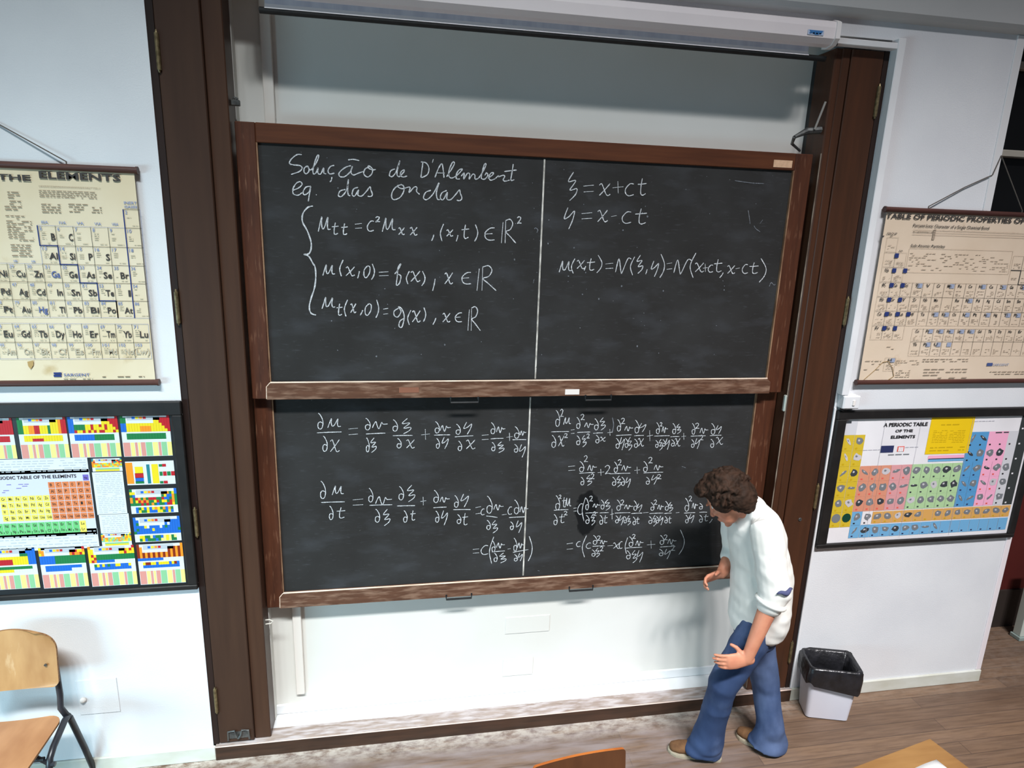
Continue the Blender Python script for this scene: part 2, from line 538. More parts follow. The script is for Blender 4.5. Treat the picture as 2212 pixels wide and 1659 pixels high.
class Ink:
    def __init__(self, o, s, y, seed=1):
        self.o, self.s, self.y, self.rows, self.r = o, s, y, [], random.Random(seed)

    def stroke(self, pts, w=3.1):
        """One chalk line given in enlarged photo coordinates, laid on the slate as a thin ribbon."""
        pts = crom([tuple(p) for p in pts])
        P = [at(self.o[0] + x / self.s, self.o[1] + y / self.s, self.y) for x, y in pts]
        n = len(P)
        vs, fs = [], []
        ph = self.r.random() * 9
        for i, p in enumerate(P):
            t = P[min(i + 1, n - 1)] - P[max(i - 1, 0)]
            if t.length < 1e-7: t = Vector((1, 0, 0))
            t.normalize()
            q = Vector((-t.z, 0, t.x))
            h = w / 2 * 0.0016 * (0.85 + 0.3 * math.sin(i * .9 + ph) * .5 + 0.2 * self.r.random())
            if i in (0, n - 1): h *= .6
            vs += [p + q * h, p - q * h]
        for i in range(n - 1): fs.append((2 * i, 2 * i + 1, 2 * i + 3, 2 * i + 2))
        self.rows.append((self.o[1] + sum(p[1] for p in pts) / len(pts) / self.s, vs, fs))
        return self

    def g(self, ch, x0, y0, x1, y1, w=2.7):
        for st_ in G[ch]:
            self.stroke([(x0 + (x1 - x0) * u, y0 + (y1 - y0) * v) for u, v in st_], w)
        return self

    def many(self, txt, w=2.7):
        """Entries 'char x0 y0 x1 y1' or 'b x0 y0 x1 y1' for a fraction bar."""
        for e in txt.replace('\n', ';').split(';'):
            e = e.split()
            if not e: continue
            a = [float(t) for t in e[1:]]
            if e[0] == 'b': self.stroke([(a[0], a[1]), ((a[0] + a[2]) / 2, (a[1] + a[3]) / 2 - 1), (a[2], a[3])], w)
            else: self.g(e[0], *a, w=w)
        return self

    def done(self, name, parent, m=CHALK, label=None, cuts=()):
        """One part per written line: cuts are the photo heights between the lines."""
        lines = {}
        for yy, vs, fs in self.rows:
            lines.setdefault(sum(yy > c for c in cuts), MB()).add(vs, fs)
        for k in sorted(lines):
            o = lines[k].build(name, m, parent, fix=False)
            if label: o['label'] = label
        self.rows = []


# ------------------------------------------------------------------ blackboards
def slate_material(name, wet=None):
    m = bpy.data.materials.new(name)
    m.use_nodes = True
    nt = m.node_tree
    p = nt.nodes['Principled BSDF']
    p.inputs['Roughness'].default_value = 0.75
    p.inputs['Specular IOR Level'].default_value = 0.18
    tc = node(nt, 'ShaderNodeTexCoord')

    def layer(scale, st, a, b, rot=(0, 0, 0)):
        mp = node(nt, 'ShaderNodeMapping'); mp.inputs['Scale'].default_value = st; mp.inputs['Rotation'].default_value = rot
        n = node(nt, 'ShaderNodeTexNoise'); n.inputs['Scale'].default_value = scale; n.inputs['Detail'].default_value = 6
        r = node(nt, 'ShaderNodeValToRGB')
        r.color_ramp.elements[0].position, r.color_ramp.elements[1].position = a, b
        nt.links.new(tc.outputs['Object'], mp.inputs['Vector']); nt.links.new(mp.outputs['Vector'], n.inputs['Vector'])
        nt.links.new(n.outputs['Fac'], r.inputs['Fac'])
        return r.outputs['Color']

    def mix(fac, a, b, amount=1.0):
        if amount < 1:
            k = node(nt, 'ShaderNodeMath', operation='MULTIPLY'); k.inputs[1].default_value = amount
            nt.links.new(fac, k.inputs[0]); fac = k.outputs[0]
        x = node(nt, 'ShaderNodeMix', data_type='RGBA')
        nt.links.new(fac, x.inputs['Factor'])
        for s, k in ((a, 'A'), (b, 'B')):
            if isinstance(s, tuple): x.inputs[k].default_value = s
            else: nt.links.new(s, x.inputs[k])
        return x.outputs['Result']
    c = mix(layer(3, (1, 1, 1), .35, .7), lin((41, 40, 39)), lin((50, 50, 50)))
    c = mix(layer(4, (1, 1, 2.4), .52, .78, (0, .4, 0)), c, lin((78, 81, 87)), .32)      # wiped chalk haze
    c = mix(layer(22, (1, 1, 5), .6, .8), c, lin((78, 80, 84)), .35)
    c = mix(layer(70, (1, 1, 1), .72, .76), c, lin((120, 120, 122)), .5)                   # specks
    if wet is not None:
        vm = node(nt, 'ShaderNodeVectorMath', operation='SUBTRACT'); vm.inputs[1].default_value = wet[0]
        nt.links.new(tc.outputs['Object'], vm.inputs[0])
        nz = node(nt, 'ShaderNodeTexNoise'); nz.inputs['Scale'].default_value = 14; nz.inputs['Detail'].default_value = 5
        nt.links.new(tc.outputs['Object'], nz.inputs['Vector'])
        sc = node(nt, 'ShaderNodeVectorMath', operation='MULTIPLY'); sc.inputs[1].default_value = (1 / wet[1], 0, 1 / wet[2])
        nt.links.new(vm.outputs[0], sc.inputs[0])
        ln = node(nt, 'ShaderNodeVectorMath', operation='LENGTH'); nt.links.new(sc.outputs[0], ln.inputs[0])
        ad = node(nt, 'ShaderNodeMath', operation='ADD'); nt.links.new(ln.outputs['Value'], ad.inputs[0])
        sm = node(nt, 'ShaderNodeMath', operation='MULTIPLY_ADD'); sm.inputs[1].default_value = 1.7; sm.inputs[2].default_value = -0.85
        nt.links.new(nz.outputs['Fac'], sm.inputs[0]); nt.links.new(sm.outputs[0], ad.inputs[1])
        r = node(nt, 'ShaderNodeValToRGB')
        r.color_ramp.elements[0].position, r.color_ramp.elements[1].position = .85, .98
        r.color_ramp.elements[0].color, r.color_ramp.elements[1].color = (1, 1, 1, 1), (0, 0, 0, 1)
        nt.links.new(ad.outputs[0], r.inputs['Fac'])
        c = mix(r.outputs['Color'], c, lin((16, 17, 18)))
    nt.links.new(c, p.inputs['Base Color'])
    return m


def wire_handle(parent, px, py, y, name='handle'):
    a = at(px, py, y)
    m = MB()
    w, h = .068, .030
    m.tube([(a.x - w, y + .012, a.z + h), (a.x - w, y - .006, a.z + h * .8), (a.x - w, y - .010, a.z), (a.x + w, y - .010, a.z),
            (a.x + w, y - .006, a.z + h * .8), (a.x + w, y + .012, a.z + h)], .0058, 8)
    return m.build(name, BLACKMETAL, parent, smooth=False)


def board(label, x0, x1, xs0, xs1, z0, z1, zs0, zs1, yf, ys, slate, base):
    t = thing('chalkboard', (x0, yf, z0), label, 'blackboard')
    yb = ys + .023
    MB().box(xs0 - .004, xs1 + .004, ys, ys + .018, zs0 - .004, zs1 + .004).build('slate', slate, t)
    for xa, xb in ((x0, xs0), (xs1, x1)):
        MB().box(xa, xb, yf, yb, z0, z1, c=.004).build('side_rail', FRAME_V, t)
    MB().box(xs0, xs1, yf, yb, zs1, z1, c=.003).build('top_rail', FRAME_H, t)
    k = .018                                   # the bottom rail runs over the side rails and has clipped corners
    rail = MB()
    pr = [(xs0 - k, z0), (xs1 + k, z0), (xs1 + k, zs0 - .022), (xs1 - .002, zs0 - .004), (xs0 + .002, zs0 - .004), (xs0 - k, zs0 - .022)]
    rail.prism_y([(x, z) for x, z in pr], yf - .008, yb - .004)
    rail.build('bottom_rail', FRAME_W, t)
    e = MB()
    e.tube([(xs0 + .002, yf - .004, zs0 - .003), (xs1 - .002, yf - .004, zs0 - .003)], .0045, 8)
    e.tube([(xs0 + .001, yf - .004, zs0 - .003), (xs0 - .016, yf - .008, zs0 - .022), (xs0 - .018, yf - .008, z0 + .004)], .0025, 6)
    e.build('chalk_edge', DUST, t)  # dusty line doubling as a painted highlight on the rail
    bare = mat('bare_wood_edge', (150, 118, 92), .7, (96, 66, 48), 6, (1, 1, 1.2), spec=.15)
    MB().box(xs0 - .001, xs0 + .005, yf + .001, ys + .002, zs0, zs1).build('slate_edge', bare, t)
    MB().box(xs1 - .006, xs1 + .001, yf - .002, ys + .002, zs0, zs1).build('slate_edge', bare, t)
    return t


# upper board: frame and slate edges measured on its own plane
UF, US = 0.050, 0.062
ub = board('upper sliding blackboard with a two line heading and braced equations, brown wood frame', at(506, 266, UF).x, 2.012 * (3.05 / 3.035),
           at(569, 560, US).x, at(1684, 590, US).x, at(1162, 855, UF).z, at(1196, 301, UF).z, at(1162, 819, US).z, at(1179, 341, US).z,
           UF, US, slate_material('slate_upper'), None)
LF_, LS = 0.100, 0.112
wetc = at(1268, 1108, LS)
lbx0, lbz0 = -.681, at(1126, 1278, LF_).z
lb = board('lower blackboard filled with partial derivatives, behind the lecturer', lbx0, 2.035,
           at(602, 1100, LS).x, at(1609, 1040, LS).x, lbz0, 1.985, at(1126, 1245, LS).z, 1.935, LF_, LS,
           slate_material('slate_lower', ((wetc.x - lbx0, 0, wetc.z - lbz0), .058, .150)), None)

wire_handle(ub, 1003, 868, UF); wire_handle(ub, 1291, 863, UF)
wire_handle(lb, 991, 1291, LF_); wire_handle(lb, 1254, 1273, LF_)


def label_on(parent, px, y, m, name='paper_label', label=None):
    a, b = at(px[0], px[1], y), at(px[2], px[3], y)
    o = MB().box(a.x, b.x, y - .0012, y, a.z, b.z).build(name, m, parent)
    if label: o['label'] = label


label_on(ub, (1672, 345, 1710, 363), UF - .0005, STICKER, label='blank beige paper label')
label_on(ub, (1221, 841, 1251, 852), UF - .0085, STICKER_W, label='blank white paper label')
label_on(ub, (862, 837, 905, 848), UF - .0085, mat('brown_tape', (132, 86, 66), .7), name='tape_patch', label='strip of brown tape')

# painted centre lines
def centre_line(parent, pts, y):
    m = MB()
    P = [at(a, b, y) for a, b in pts]
    xm = sum(p.x for p in P) / len(P)
    z1, z0 = P[0].z, P[-1].z
    m.box(xm - .0038, xm + .0038, y - .0015, y, z0, z1)
    m.build('centre_line', mat('worn_white_line', (214, 210, 202), .8, (150, 146, 138), 40, (1, 1, .6)), parent)


centre_line(ub, ((1179, 344), (1171, 500), (1162, 643), (1154, 818)), US)
centre_line(lb, ((1146.6, 858), (1141, 992), (1135, 1105), (1129, 1243)), LS)

YU, YL = US - .0022, LS - .0022
# --- upper left text
A = Ink((560, 300), 3.568, YU, 3)
for s_ in (
    [(328, 122), (290, 122), (246, 158), (233, 188), (262, 200), (314, 206), (330, 226), (308, 252), (245, 274)],
    [(372, 208), (348, 226), (346, 258), (366, 268), (384, 244), (374, 210), (396, 240), (432, 196), (458, 140), (450, 126), (430, 172), (414, 240), (420, 270), (440, 258), (452, 222), (452, 262), (474, 270), (496, 224), (498, 262), (516, 270)],
    [(578, 204), (548, 214), (530, 246), (544, 270), (580, 264)], [(560, 294), (556, 318), (544, 332)],
    [(706, 206), (660, 222), (616, 262), (622, 290), (660, 290), (704, 250), (718, 210), (706, 254), (726, 278), (764, 264), (806, 250)],
    [(685, 162), (725, 158), (772, 168)],
    [(854, 212), (816, 232), (806, 270), (836, 294), (868, 268), (872, 232), (846, 208), (838, 222), (870, 238), (898, 236)],
    [(1046, 232), (1014, 246), (1004, 282), (1026, 290), (1056, 250), (1084, 166), (1068, 230), (1062, 276), (1080, 290), (1112, 258), (1118, 240), (1096, 250), (1088, 278), (1108, 294), (1140, 286)],
    [(1262, 178), (1254, 236), (1246, 298)], [(1246, 178), (1286, 186), (1308, 226), (1296, 274), (1250, 300)], [(1342, 156), (1334, 184)],
    [(1354, 298), (1382, 226), (1408, 192), (1418, 240), (1424, 300)], [(1368, 262), (1430, 264)],
    [(1444, 292), (1478, 240), (1504, 192), (1492, 178), (1466, 232), (1460, 282), (1482, 302), (1520, 284), (1556, 248), (1566, 232), (1540, 240), (1518, 276), (1522, 308), (1546, 308)],
    [(1556, 288), (1580, 262), (1576, 310), (1604, 266), (1622, 272), (1618, 310), (1644, 274), (1662, 278), (1664, 310), (1690, 304)],
    [(1690, 304), (1724, 252), (1748, 200), (1736, 196), (1720, 250), (1712, 302), (1738, 310), (1762, 280), (1752, 262), (1738, 282)],
    [(1762, 304), (1796, 280), (1806, 262), (1786, 264), (1770, 292), (1782, 318), (1818, 308)],
    [(1820, 306), (1842, 284), (1846, 292), (1880, 280), (1892, 290), (1880, 316), (1896, 326), (1930, 318)],
    [(1958, 194), (1948, 260), (1940, 318), (1966, 314)], [(1888, 252), (1930, 246), (1984, 240)],
    [(258, 396), (300, 380), (330, 352), (316, 330), (284, 344), (260, 386), (264, 424), (300, 434), (330, 414)],
    [(398, 366), (360, 372), (338, 410), (350, 432), (384, 408), (398, 366), (388, 420), (378, 482)], [(438, 428), (442, 434)],
    [(664, 390), (624, 402), (610, 436), (634, 444), (672, 396), (688, 312), (682, 380), (686, 430), (702, 438)],
    [(762, 374), (728, 386), (716, 428), (736, 440), (766, 394), (760, 432), (790, 440), (828, 402), (852, 370), (860, 392), (872, 430), (858, 444), (836, 442)],
    [(1098, 350), (1046, 378), (1020, 430), (1034, 468), (1086, 450), (1116, 394), (1104, 356), (1064, 364), (1100, 384), (1160, 372), (1154, 414), (1194, 372), (1216, 376), (1212, 404), (1236, 428)],
    [(1324, 396), (1284, 412), (1266, 454), (1292, 468), (1340, 424), (1386, 338), (1366, 410), (1372, 462), (1394, 468)],
    [(1446, 398), (1408, 416), (1396, 456), (1418, 468), (1450, 412), (1446, 462), (1476, 468), (1516, 426), (1542, 394), (1550, 420), (1562, 456), (1546, 476), (1522, 472)],
): A.stroke(s_, 3.2)
A.done('chalk_writing', ub, cuts=(391.5,))
A = Ink((560, 300), 3.568, YU, 4)
o_ = 927.7
A.stroke([(414, 517), (372, 530), (336, 578), (334, 640), (372, 712), (400, 800), (396, 862), (376, 888), (346, 890), (382, 906), (414, 960), (430, 60 + o_), (436, 130 + o_), (426, 220 + o_), (400, 300 + o_), (386, 370 + o_), (400, 416 + o_), (438, 430 + o_)], 4.0)
A.done('chalk_brace', ub)
A.many('''u 455 595 550 715; t 560 645 612 736; t 632 652 682 738; = 738 652 790 690; c 828 630 886 712; 2 896 600 932 640; u 948 606 1050 716
x 1074 684 1120 738; x 1162 682 1218 742; , 1328 738 1346 786; ( 1394 655 1424 788; x 1444 700 1494 750; , 1518 742 1532 790; t 1560 662 1618 768
) 1656 660 1688 790; e 1734 684 1814 780; R 1866 620 1978 804; 2 1988 600 2022 652''', 3.1)
A.o = (560, 560)
A.many('''u 490 40 584 126; ( 618 5 650 132; x 668 58 736 128; , 758 92 772 148; 0 803 50 858 142; ) 862 35 892 158; = 922 96 996 128; f 1044 36 1110 198
( 1132 92 1160 192; x 1168 92 1240 172; ) 1248 92 1282 206; , 1336 150 1356 244; x 1430 104 1492 190; e 1558 100 1632 190; R 1678 50 1826 242
u 484 290 586 382; t 596 342 642 432; ( 654 312 684 442; x 704 342 746 412; , 778 392 798 432; 0 812 342 868 432; ) 896 312 924 452; = 956 378 994 424
g 1032 368 1122 522; ( 1142 392 1172 506; x 1180 396 1242 484; ) 1262 372 1286 482; , 1338 452 1362 504; x 1414 416 1472 484; e 1508 412 1562 482; R 1608 366 1704 550''', 3.1)
A.done('chalk_writing', ub, cuts=(545, 640))
# --- upper right text
A = Ink((1140, 300), 2.86, YU, 5)
A.many('''k 246 205 306 382; = 344 286 408 328; x 442 276 510 350; + 524 262 592 336; c 597 274 658 352; t 680 244 734 348
n 224 424 292 558; = 332 456 398 494; x 432 440 494 512; - 515 474 550 480; c 578 448 642 522; t 664 430 736 526
u 194 752 272 824; ( 268 740 294 832; x 304 750 352 802; , 348 786 358 814; t 366 738 416 812; ) 422 718 464 828; = 480 768 528 802; V 542 736 640 828
( 632 728 664 842; k 672 718 712 832; , 728 806 738 836; n 762 754 810 852; ) 812 712 850 858; = 858 766 892 806; V 902 744 1012 832; ( 1000 704 1044 858
x 1034 766 1088 822; + 1082 772 1112 822; c 1112 778 1146 824; t 1150 744 1202 822; , 1186 826 1208 858; x 1234 782 1280 832; - 1284 797 1310 803; c 1322 774 1362 832; t 1370 764 1426 832; ) 1424 738 1480 886''', 2.9)
A.done('chalk_writing', ub, cuts=(437, 520))
# --- lower left text
A = Ink((560, 850), 3.529, YL, 6)
A.many('''d 444 150 492 272; u 522 188 622 262; b 440 300 628 293; d 482 324 524 442; x 542 352 612 444; = 680 264 752 314
d 806 188 852 278; v 862 210 980 272; b 814 309 962 302; d 814 338 842 446; k 846 338 894 450; d 1016 200 1060 288; k 1084 190 1158 308; b 1018 322 1170 320; d 1048 342 1088 416; x 1122 352 1184 416
+ 1234 272 1300 352; d 1338 214 1378 302; v 1378 240 1460 292; b 1333 318 1456 315; d 1348 342 1378 418; n 1392 332 1444 422; d 1498 234 1538 312; n 1558 218 1622 312; b 1490 331 1632 322; d 1514 362 1548 436; x 1578 354 1646 422
= 1696 314 1748 352; d 1764 222 1802 308; v 1808 250 1876 302; b 1764 346 1862 342; d 1770 372 1802 438; k 1814 368 1868 452; + 1884 300 1932 362; d 1944 252 1986 342; v 1988 282 2036 322; b 1930 353 2036 352; d 1942 388 1976 448; n 1982 388 2032 488
d 464 668 512 802; u 556 702 644 774; b 472 831 652 826; d 532 858 568 962; t 590 868 656 950; = 712 804 792 852; d 832 722 872 828; v 886 780 1012 852; b 840 853 1014 848; d 882 882 924 982; k 942 882 998 1008
d 1062 708 1106 812; k 1124 698 1188 826; b 1050 858 1188 855; d 1098 892 1132 982; t 1152 892 1192 966; + 1228 788 1272 852; d 1328 738 1372 832; v 1378 786 1452 832; b 1328 871 1428 866; d 1342 896 1374 982; n 1388 892 1438 1004
d 1486 778 1522 868; n 1536 766 1598 866; b 1478 886 1612 885; d 1506 922 1542 992; t 1546 912 1592 1002; = 1648 862 1690 918; c 1688 878 1718 926; d 1732 782 1782 914; v 1788 842 1862 892; b 1730 934 1816 945; d 1732 966 1766 1038; k 1772 968 1818 1064
- 1850 920 1886 926; c 1893 862 1928 922; d 1942 812 1984 918; v 1986 858 2050 912; b 1904 946 2026 940; d 1912 978 1942 1038; n 1958 968 2004 1062
= 1628 1184 1676 1218; c 1686 1156 1748 1228; ( 1752 1092 1792 1298; d 1772 1122 1802 1208; v 1808 1136 1872 1182; b 1774 1209 1872 1200; d 1788 1216 1818 1282; k 1828 1216 1884 1292; - 1894 1182 1916 1186; d 1938 1102 1968 1202; v 1968 1136 2022 1182; b 1934 1211 2052 1190; d 1942 1228 1972 1278; n 1974 1216 2008 1278; ) 2046 1088 2086 1278''', 2.7)
A.done('chalk_writing', lb, cuts=(1015, 1154))
# --- lower right text
A = Ink((1130, 850), 3.53, YL, 7)
A.many('''d 246 128 284 252; 2 284 120 308 178; u 308 180 364 238; b 214 293 350 290; d 216 318 254 412; x 268 322 314 402; 2 314 306 340 338; = 364 274 392 306
d 406 182 438 268; 2 440 158 468 202; v 468 220 538 262; b 412 298 512 294; d 406 322 438 392; k 448 318 482 408; 2 484 308 508 342; d 542 192 578 278; k 584 184 628 280; b 534 304 608 300; d 552 318 584 378; x 588 332 628 364
+ 642 272 682 322; d 716 198 748 288; 2 748 188 778 232; v 774 248 838 288; b 708 321 828 315; d 706 342 738 418; n 738 332 774 432; d 776 342 804 412; k 798 332 830 434; d 850 202 888 302; n 886 226 938 294; b 846 323 920 320; d 846 348 878 412; x 878 342 920 402
+ 944 282 988 362; d 1014 222 1044 308; 2 1044 222 1062 250; v 1058 250 1104 302; b 1000 325 1118 322; d 1008 358 1034 412; k 1034 348 1064 434; d 1062 352 1088 402; n 1086 342 1118 428; d 1138 228 1168 308; k 1168 232 1204 308; b 1124 331 1192 328; d 1128 352 1158 402; x 1158 342 1198 402
+ 1208 302 1242 352; d 1286 228 1314 312; 2 1314 226 1344 268; v 1348 260 1412 308; b 1278 326 1392 322; d 1282 352 1308 412; n 1312 342 1348 422; 2 1348 318 1374 356; d 1432 228 1468 312; n 1472 242 1514 308; b 1424 322 1512 318; d 1428 348 1458 412; x 1472 332 1524 388
= 344 552 396 588; d 428 518 468 598; 2 464 474 494 522; v 492 542 562 594; b 428 609 548 602; d 438 638 468 698; k 482 622 524 702; 2 518 612 544 652; + 568 576 618 626; 2 624 548 668 614; d 692 522 724 602; 2 724 504 752 548; v 752 546 824 592; b 664 613 818 608; d 678 638 712 702; k 712 628 748 714; d 748 638 778 702; n 782 638 820 718
+ 848 558 892 612; d 916 518 952 598; 2 956 486 988 532; v 998 542 1068 588; b 918 606 1068 600; d 936 638 968 692; n 978 622 1024 694; 2 1022 618 1054 652
d 246 778 284 888; 2 274 774 292 802; t 298 792 328 866; u 320 794 366 868; b 234 891 346 885; d 232 922 264 1002; t 276 918 318 986; 2 312 898 338 928; = 384 872 408 898; c 412 838 458 922; ( 448 792 480 972
d 476 798 502 888; 2 506 782 532 822; v 532 838 588 872; b 474 913 572 908; d 476 928 508 992; k 516 918 548 1004; 2 536 902 558 932; d 592 812 622 882; k 622 808 664 892; b 584 911 652 908; d 582 928 612 998; t 612 928 644 988; + 664 880 692 960
d 712 812 748 892; 2 744 812 772 852; v 772 846 838 884; b 698 913 818 908; d 702 932 732 988; n 732 928 768 1004; d 768 938 792 988; k 792 932 820 1004; d 842 818 872 892; n 868 838 908 902; b 824 916 908 912; d 836 942 862 1002; t 862 942 888 992
- 914 906 956 910; d 972 832 1002 892; 2 998 812 1022 848; v 1026 846 1074 888; b 964 916 1068 912; d 956 938 988 992; k 988 928 1018 1012; d 1012 938 1038 988; n 1038 932 1068 1004; d 1082 822 1112 892; k 1108 828 1142 902; b 1074 916 1132 912; d 1078 938 1104 988; t 1106 938 1132 988
- 1164 906 1192 910; d 1232 798 1268 898; 2 1264 782 1288 822; v 1288 832 1334 882; b 1226 913 1312 908; d 1236 928 1264 988; n 1266 918 1304 988; d 1342 838 1372 882; b 1344 906 1402 905; d 1342 928 1372 982; t 1378 922 1412 972; , 1420 958 1442 988
= 332 1140 380 1188; c 404 1128 438 1168; ( 448 1082 488 1248; c 478 1138 518 1182; d 532 1082 568 1152; 2 564 1086 592 1122; v 588 1116 642 1152; b 528 1166 622 1162; d 522 1192 554 1242; k 552 1178 584 1248; 2 586 1168 612 1202; - 644 1158 686 1162; x 688 1138 738 1182; c 730 1128 758 1182; ( 776 1098 800 1222
d 806 1092 842 1168; 2 832 1074 858 1108; v 858 1120 918 1164; b 784 1179 908 1172; d 786 1198 822 1262; k 828 1196 868 1292; n 868 1196 914 1288; + 944 1122 1008 1182; d 1042 1082 1078 1152; 2 1074 1078 1102 1118; v 1102 1106 1168 1152; b 1044 1171 1162 1165; d 1036 1188 1072 1238; n 1078 1186 1124 1262; 2 1128 1156 1158 1198; ) 1182 1038 1236 1228''', 2.5)
A.done('chalk_writing', lb, cuts=(980, 1062, 1145))
# --- half wiped marks
A = Ink((1140, 300), 2.86, YU + .0008, 8)
for s_ in ([(1362, 440), (1368, 480), (1374, 526)], [(1398, 536), (1410, 556), (1436, 574)], [(1452, 500), (1434, 524)], [(1280, 258), (1380, 272), (1460, 276)],
           [(1492, 912), (1504, 888), (1520, 902), (1530, 898)], [(40, 556), (50, 550), (62, 562), (56, 580)], [(40, 866), (34, 892)]):
    A.stroke(s_, 2.4)
    A.done('chalk_smudge', ub, CHALK_FAINT, 'faint half wiped chalk mark')
A = Ink((1130, 850), 3.53, YL + .0008, 9)
for s_ in ([(680, 182), (690, 240), (678, 300)], [(1210, 556), (1240, 566)], [(112, 1350), (126, 1354)]):
    A.stroke(s_, 3)
    A.done('chalk_smudge', lb, CHALK_FAINT, 'faint half wiped chalk mark')
random.seed(11)
sp = MB()
for i in range(70):
    x, z = random.uniform(at(575, 500, US).x + .03, 1.86), random.uniform(2.05, 3.02)
    r = random.choice((.002, .0025, .003, .0045))
    sp.add([(x + r * math.cos(k * 1.0472) * random.uniform(.6, 1.2), YU + .0006, z + r * math.sin(k * 1.0472) * random.uniform(.6, 1.4)) for k in range(6)], [tuple(range(6))])
tag(sp.build('chalk_specks', CHALK_FAINT, ub, fix=False), kind='stuff')


# ------------------------------------------------------------------ the two cased columns that guide the boards
def hinge(parent, px, py, y, L=.135):
    a = at(px, py, y)
    m = MB()
    m.tube([(a.x, y - .006, a.z - L / 2), (a.x, y - .006, a.z + L / 2)], .0085, 10)
    m.tube([(a.x, y - .006, a.z + L / 2), (a.x, y - .006, a.z + L / 2 + .012)], [.006, .003], 8)
    m.tube([(a.x, y - .006, a.z - L / 2 - .010), (a.x, y - .006, a.z - L / 2)], [.003, .006], 8)
    m.box(a.x - .008, a.x + .008, y - .002, y, a.z - L / 2, a.z + L / 2)
    m.build('hinge', BRASS, parent)


TOPZ = 3.655
cl = thing('counterweight_casing', (-.82, .01, .083), 'tall dark wooden casing with a hinged door, left of the blackboards', 'casing')
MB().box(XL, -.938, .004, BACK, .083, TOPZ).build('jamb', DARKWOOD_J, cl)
door = MB().box(-.936, -.764, .0, .028, .088, TOPZ, c=.004)
d_ = door.build('door', DARKWOOD_D, cl)
for px, py in ((342, 112), (384, 664), (424, 1128), (467, 1512)): hinge(d_, px, py, .0)
lt = at(516, 1586, 0)
m = MB()
for s in (-1, 1):
    m.tube([(lt.x + s * .052, -.006, lt.z - .028), (lt.x + s * .050, -.008, lt.z + .026), (lt.x + s * .018, -.008, lt.z + .030), (lt.x + s * .012, -.012, lt.z + .004), (lt.x, -.014, lt.z - .014)], .0048, 6)
m.box(lt.x - .046, lt.x + .046, -.004, .002, lt.z - .02, lt.z + .018)
m.build('latch', STEEL, d_)
MB().box(-.764, -.684, .016, BACK, .083, TOPZ, c=.004).build('stile', DARKWOOD_V, cl)
MB().box(-.684, -.681, .137, BACK, .083, TOPZ).build('lining', W_BACK, cl)
# metal arm above the board and a cord eye below it
a = at(503, 226, .06)
m = MB()
m.box(-.684, -.648, .055, .075, a.z - .004, a.z + .020, c=.003)
m.tube([(-.682, .065, a.z + .006), (-.668, .06, a.z + .028), (-.655, .06, a.z + .022)], .006, 8)
m.build('stop_arm', STEEL, cl)
a = at(575, 1343, .06)
m = MB()
m.tube([(-.686, .06, a.z + .010), (-.662, .055, a.z + .014), (-.647, .055, a.z + .004), (-.655, .055, a.z - .008), (-.686, .06, a.z - .014)], .0035, 8)
m.build('cord_eye', mat('white_cord', (206, 202, 192), .7), cl)

cr = thing('counterweight_casing', (2.17, .01, .083), 'tall dark wooden casing with a hinged door, right of the blackboards', 'casing')
DARKWOOD_R = mat('dark_wood_panel_right', (76, 46, 30), 0.42, (60, 38, 26), 4, (6, 6, 0.5), (0.3, 0.7), spec=0.3)
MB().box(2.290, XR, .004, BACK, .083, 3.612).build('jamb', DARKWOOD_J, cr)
m = MB()
m.box(2.118, 2.288, .0, .028, .088, 3.610, c=.004)
d_ = m.build('door', DARKWOOD_R, cr)
for px, py in ((1893, 220), (1826, 673), (1762, 1072), (1707, 1408)): hinge(d_, px, py, .0)
m = MB()
m.box(2.040, 2.116, .012, BACK - .03, .083, 3.612, c=.006)
m.box(2.072, 2.116, .006, .02, .083, 3.612, c=.004)
m.build('stile', DARKWOOD_R, cr)
MB().box(2.036, 2.041, .014, .018, .10, 3.14).build('stile_edge', mat('worn_edge', (150, 140, 126), .6, (90, 76, 64), 20, (1, 1, .5)), cr)
MB().box(2.045, 2.07, BACK - .03, BACK, .083, 3.612).build('track', BLACKMETAL, cr)
a = at(1680, 872, .012)
MB().box(2.026, 2.040, .010, .030, a.z - .045, a.z + .045, c=.004).build('roller_catch', mat('pale_metal', (176, 180, 170), .4, metal=.3), cr)
# the stop arm and its cord above the upper board
a, b, c_ = at(1762, 280, .05), at(1716, 296, .03), at(1728, 326, .09)
m = MB()
m.tube([(2.045, .05, a.z), (a.x + (b.x - a.x) * .4, .05, a.z - .01), b], [.018, .016, .008], 8)
m.tube([b, (b.x + .01, .06, (b.z + c_.z) / 2), c_], [.009, .007, .006], 8)
m.build('stop_arm', STEEL, cr)
m = MB()
p, q_ = at(1772, 232, .04), at(1757, 280, .04)
m.tube([(p.x, .004, p.z + .02), (q_.x, .03, q_.z)], .005, 8)
m.build('cord', mat('grey_cord', (150, 146, 140), .8), cr)
a = at(1728, 1122, 0)
MB().tube([(a.x, -.001, a.z), (a.x, -.004, a.z)], [.011, .009], 12).build('keyhole_plate', STEEL, d_)

# white wiring box at the end of the trunking
a, b = at(1822, 852, -.05), at(1857, 884, -.05)
t = thing('wiring_box', (2.37, 0, 1.86), 'small white wiring box on the wall above the right framed poster', 'box')
MB().box(2.330, 2.43, -.052, 0, 1.855, 1.928, c=.006).build('box', W_TRIM, t)
MB().box(2.382, 2.396, -.058, -.05, 1.875, 1.905, c=.002).build('switch', STICKER_W, t)
MB().tube([(2.338, -.02, 1.853), (2.350, -.03, 1.843), (2.372, -.02, 1.840)], .006, 8).build('cable', BLACKMETAL, t)

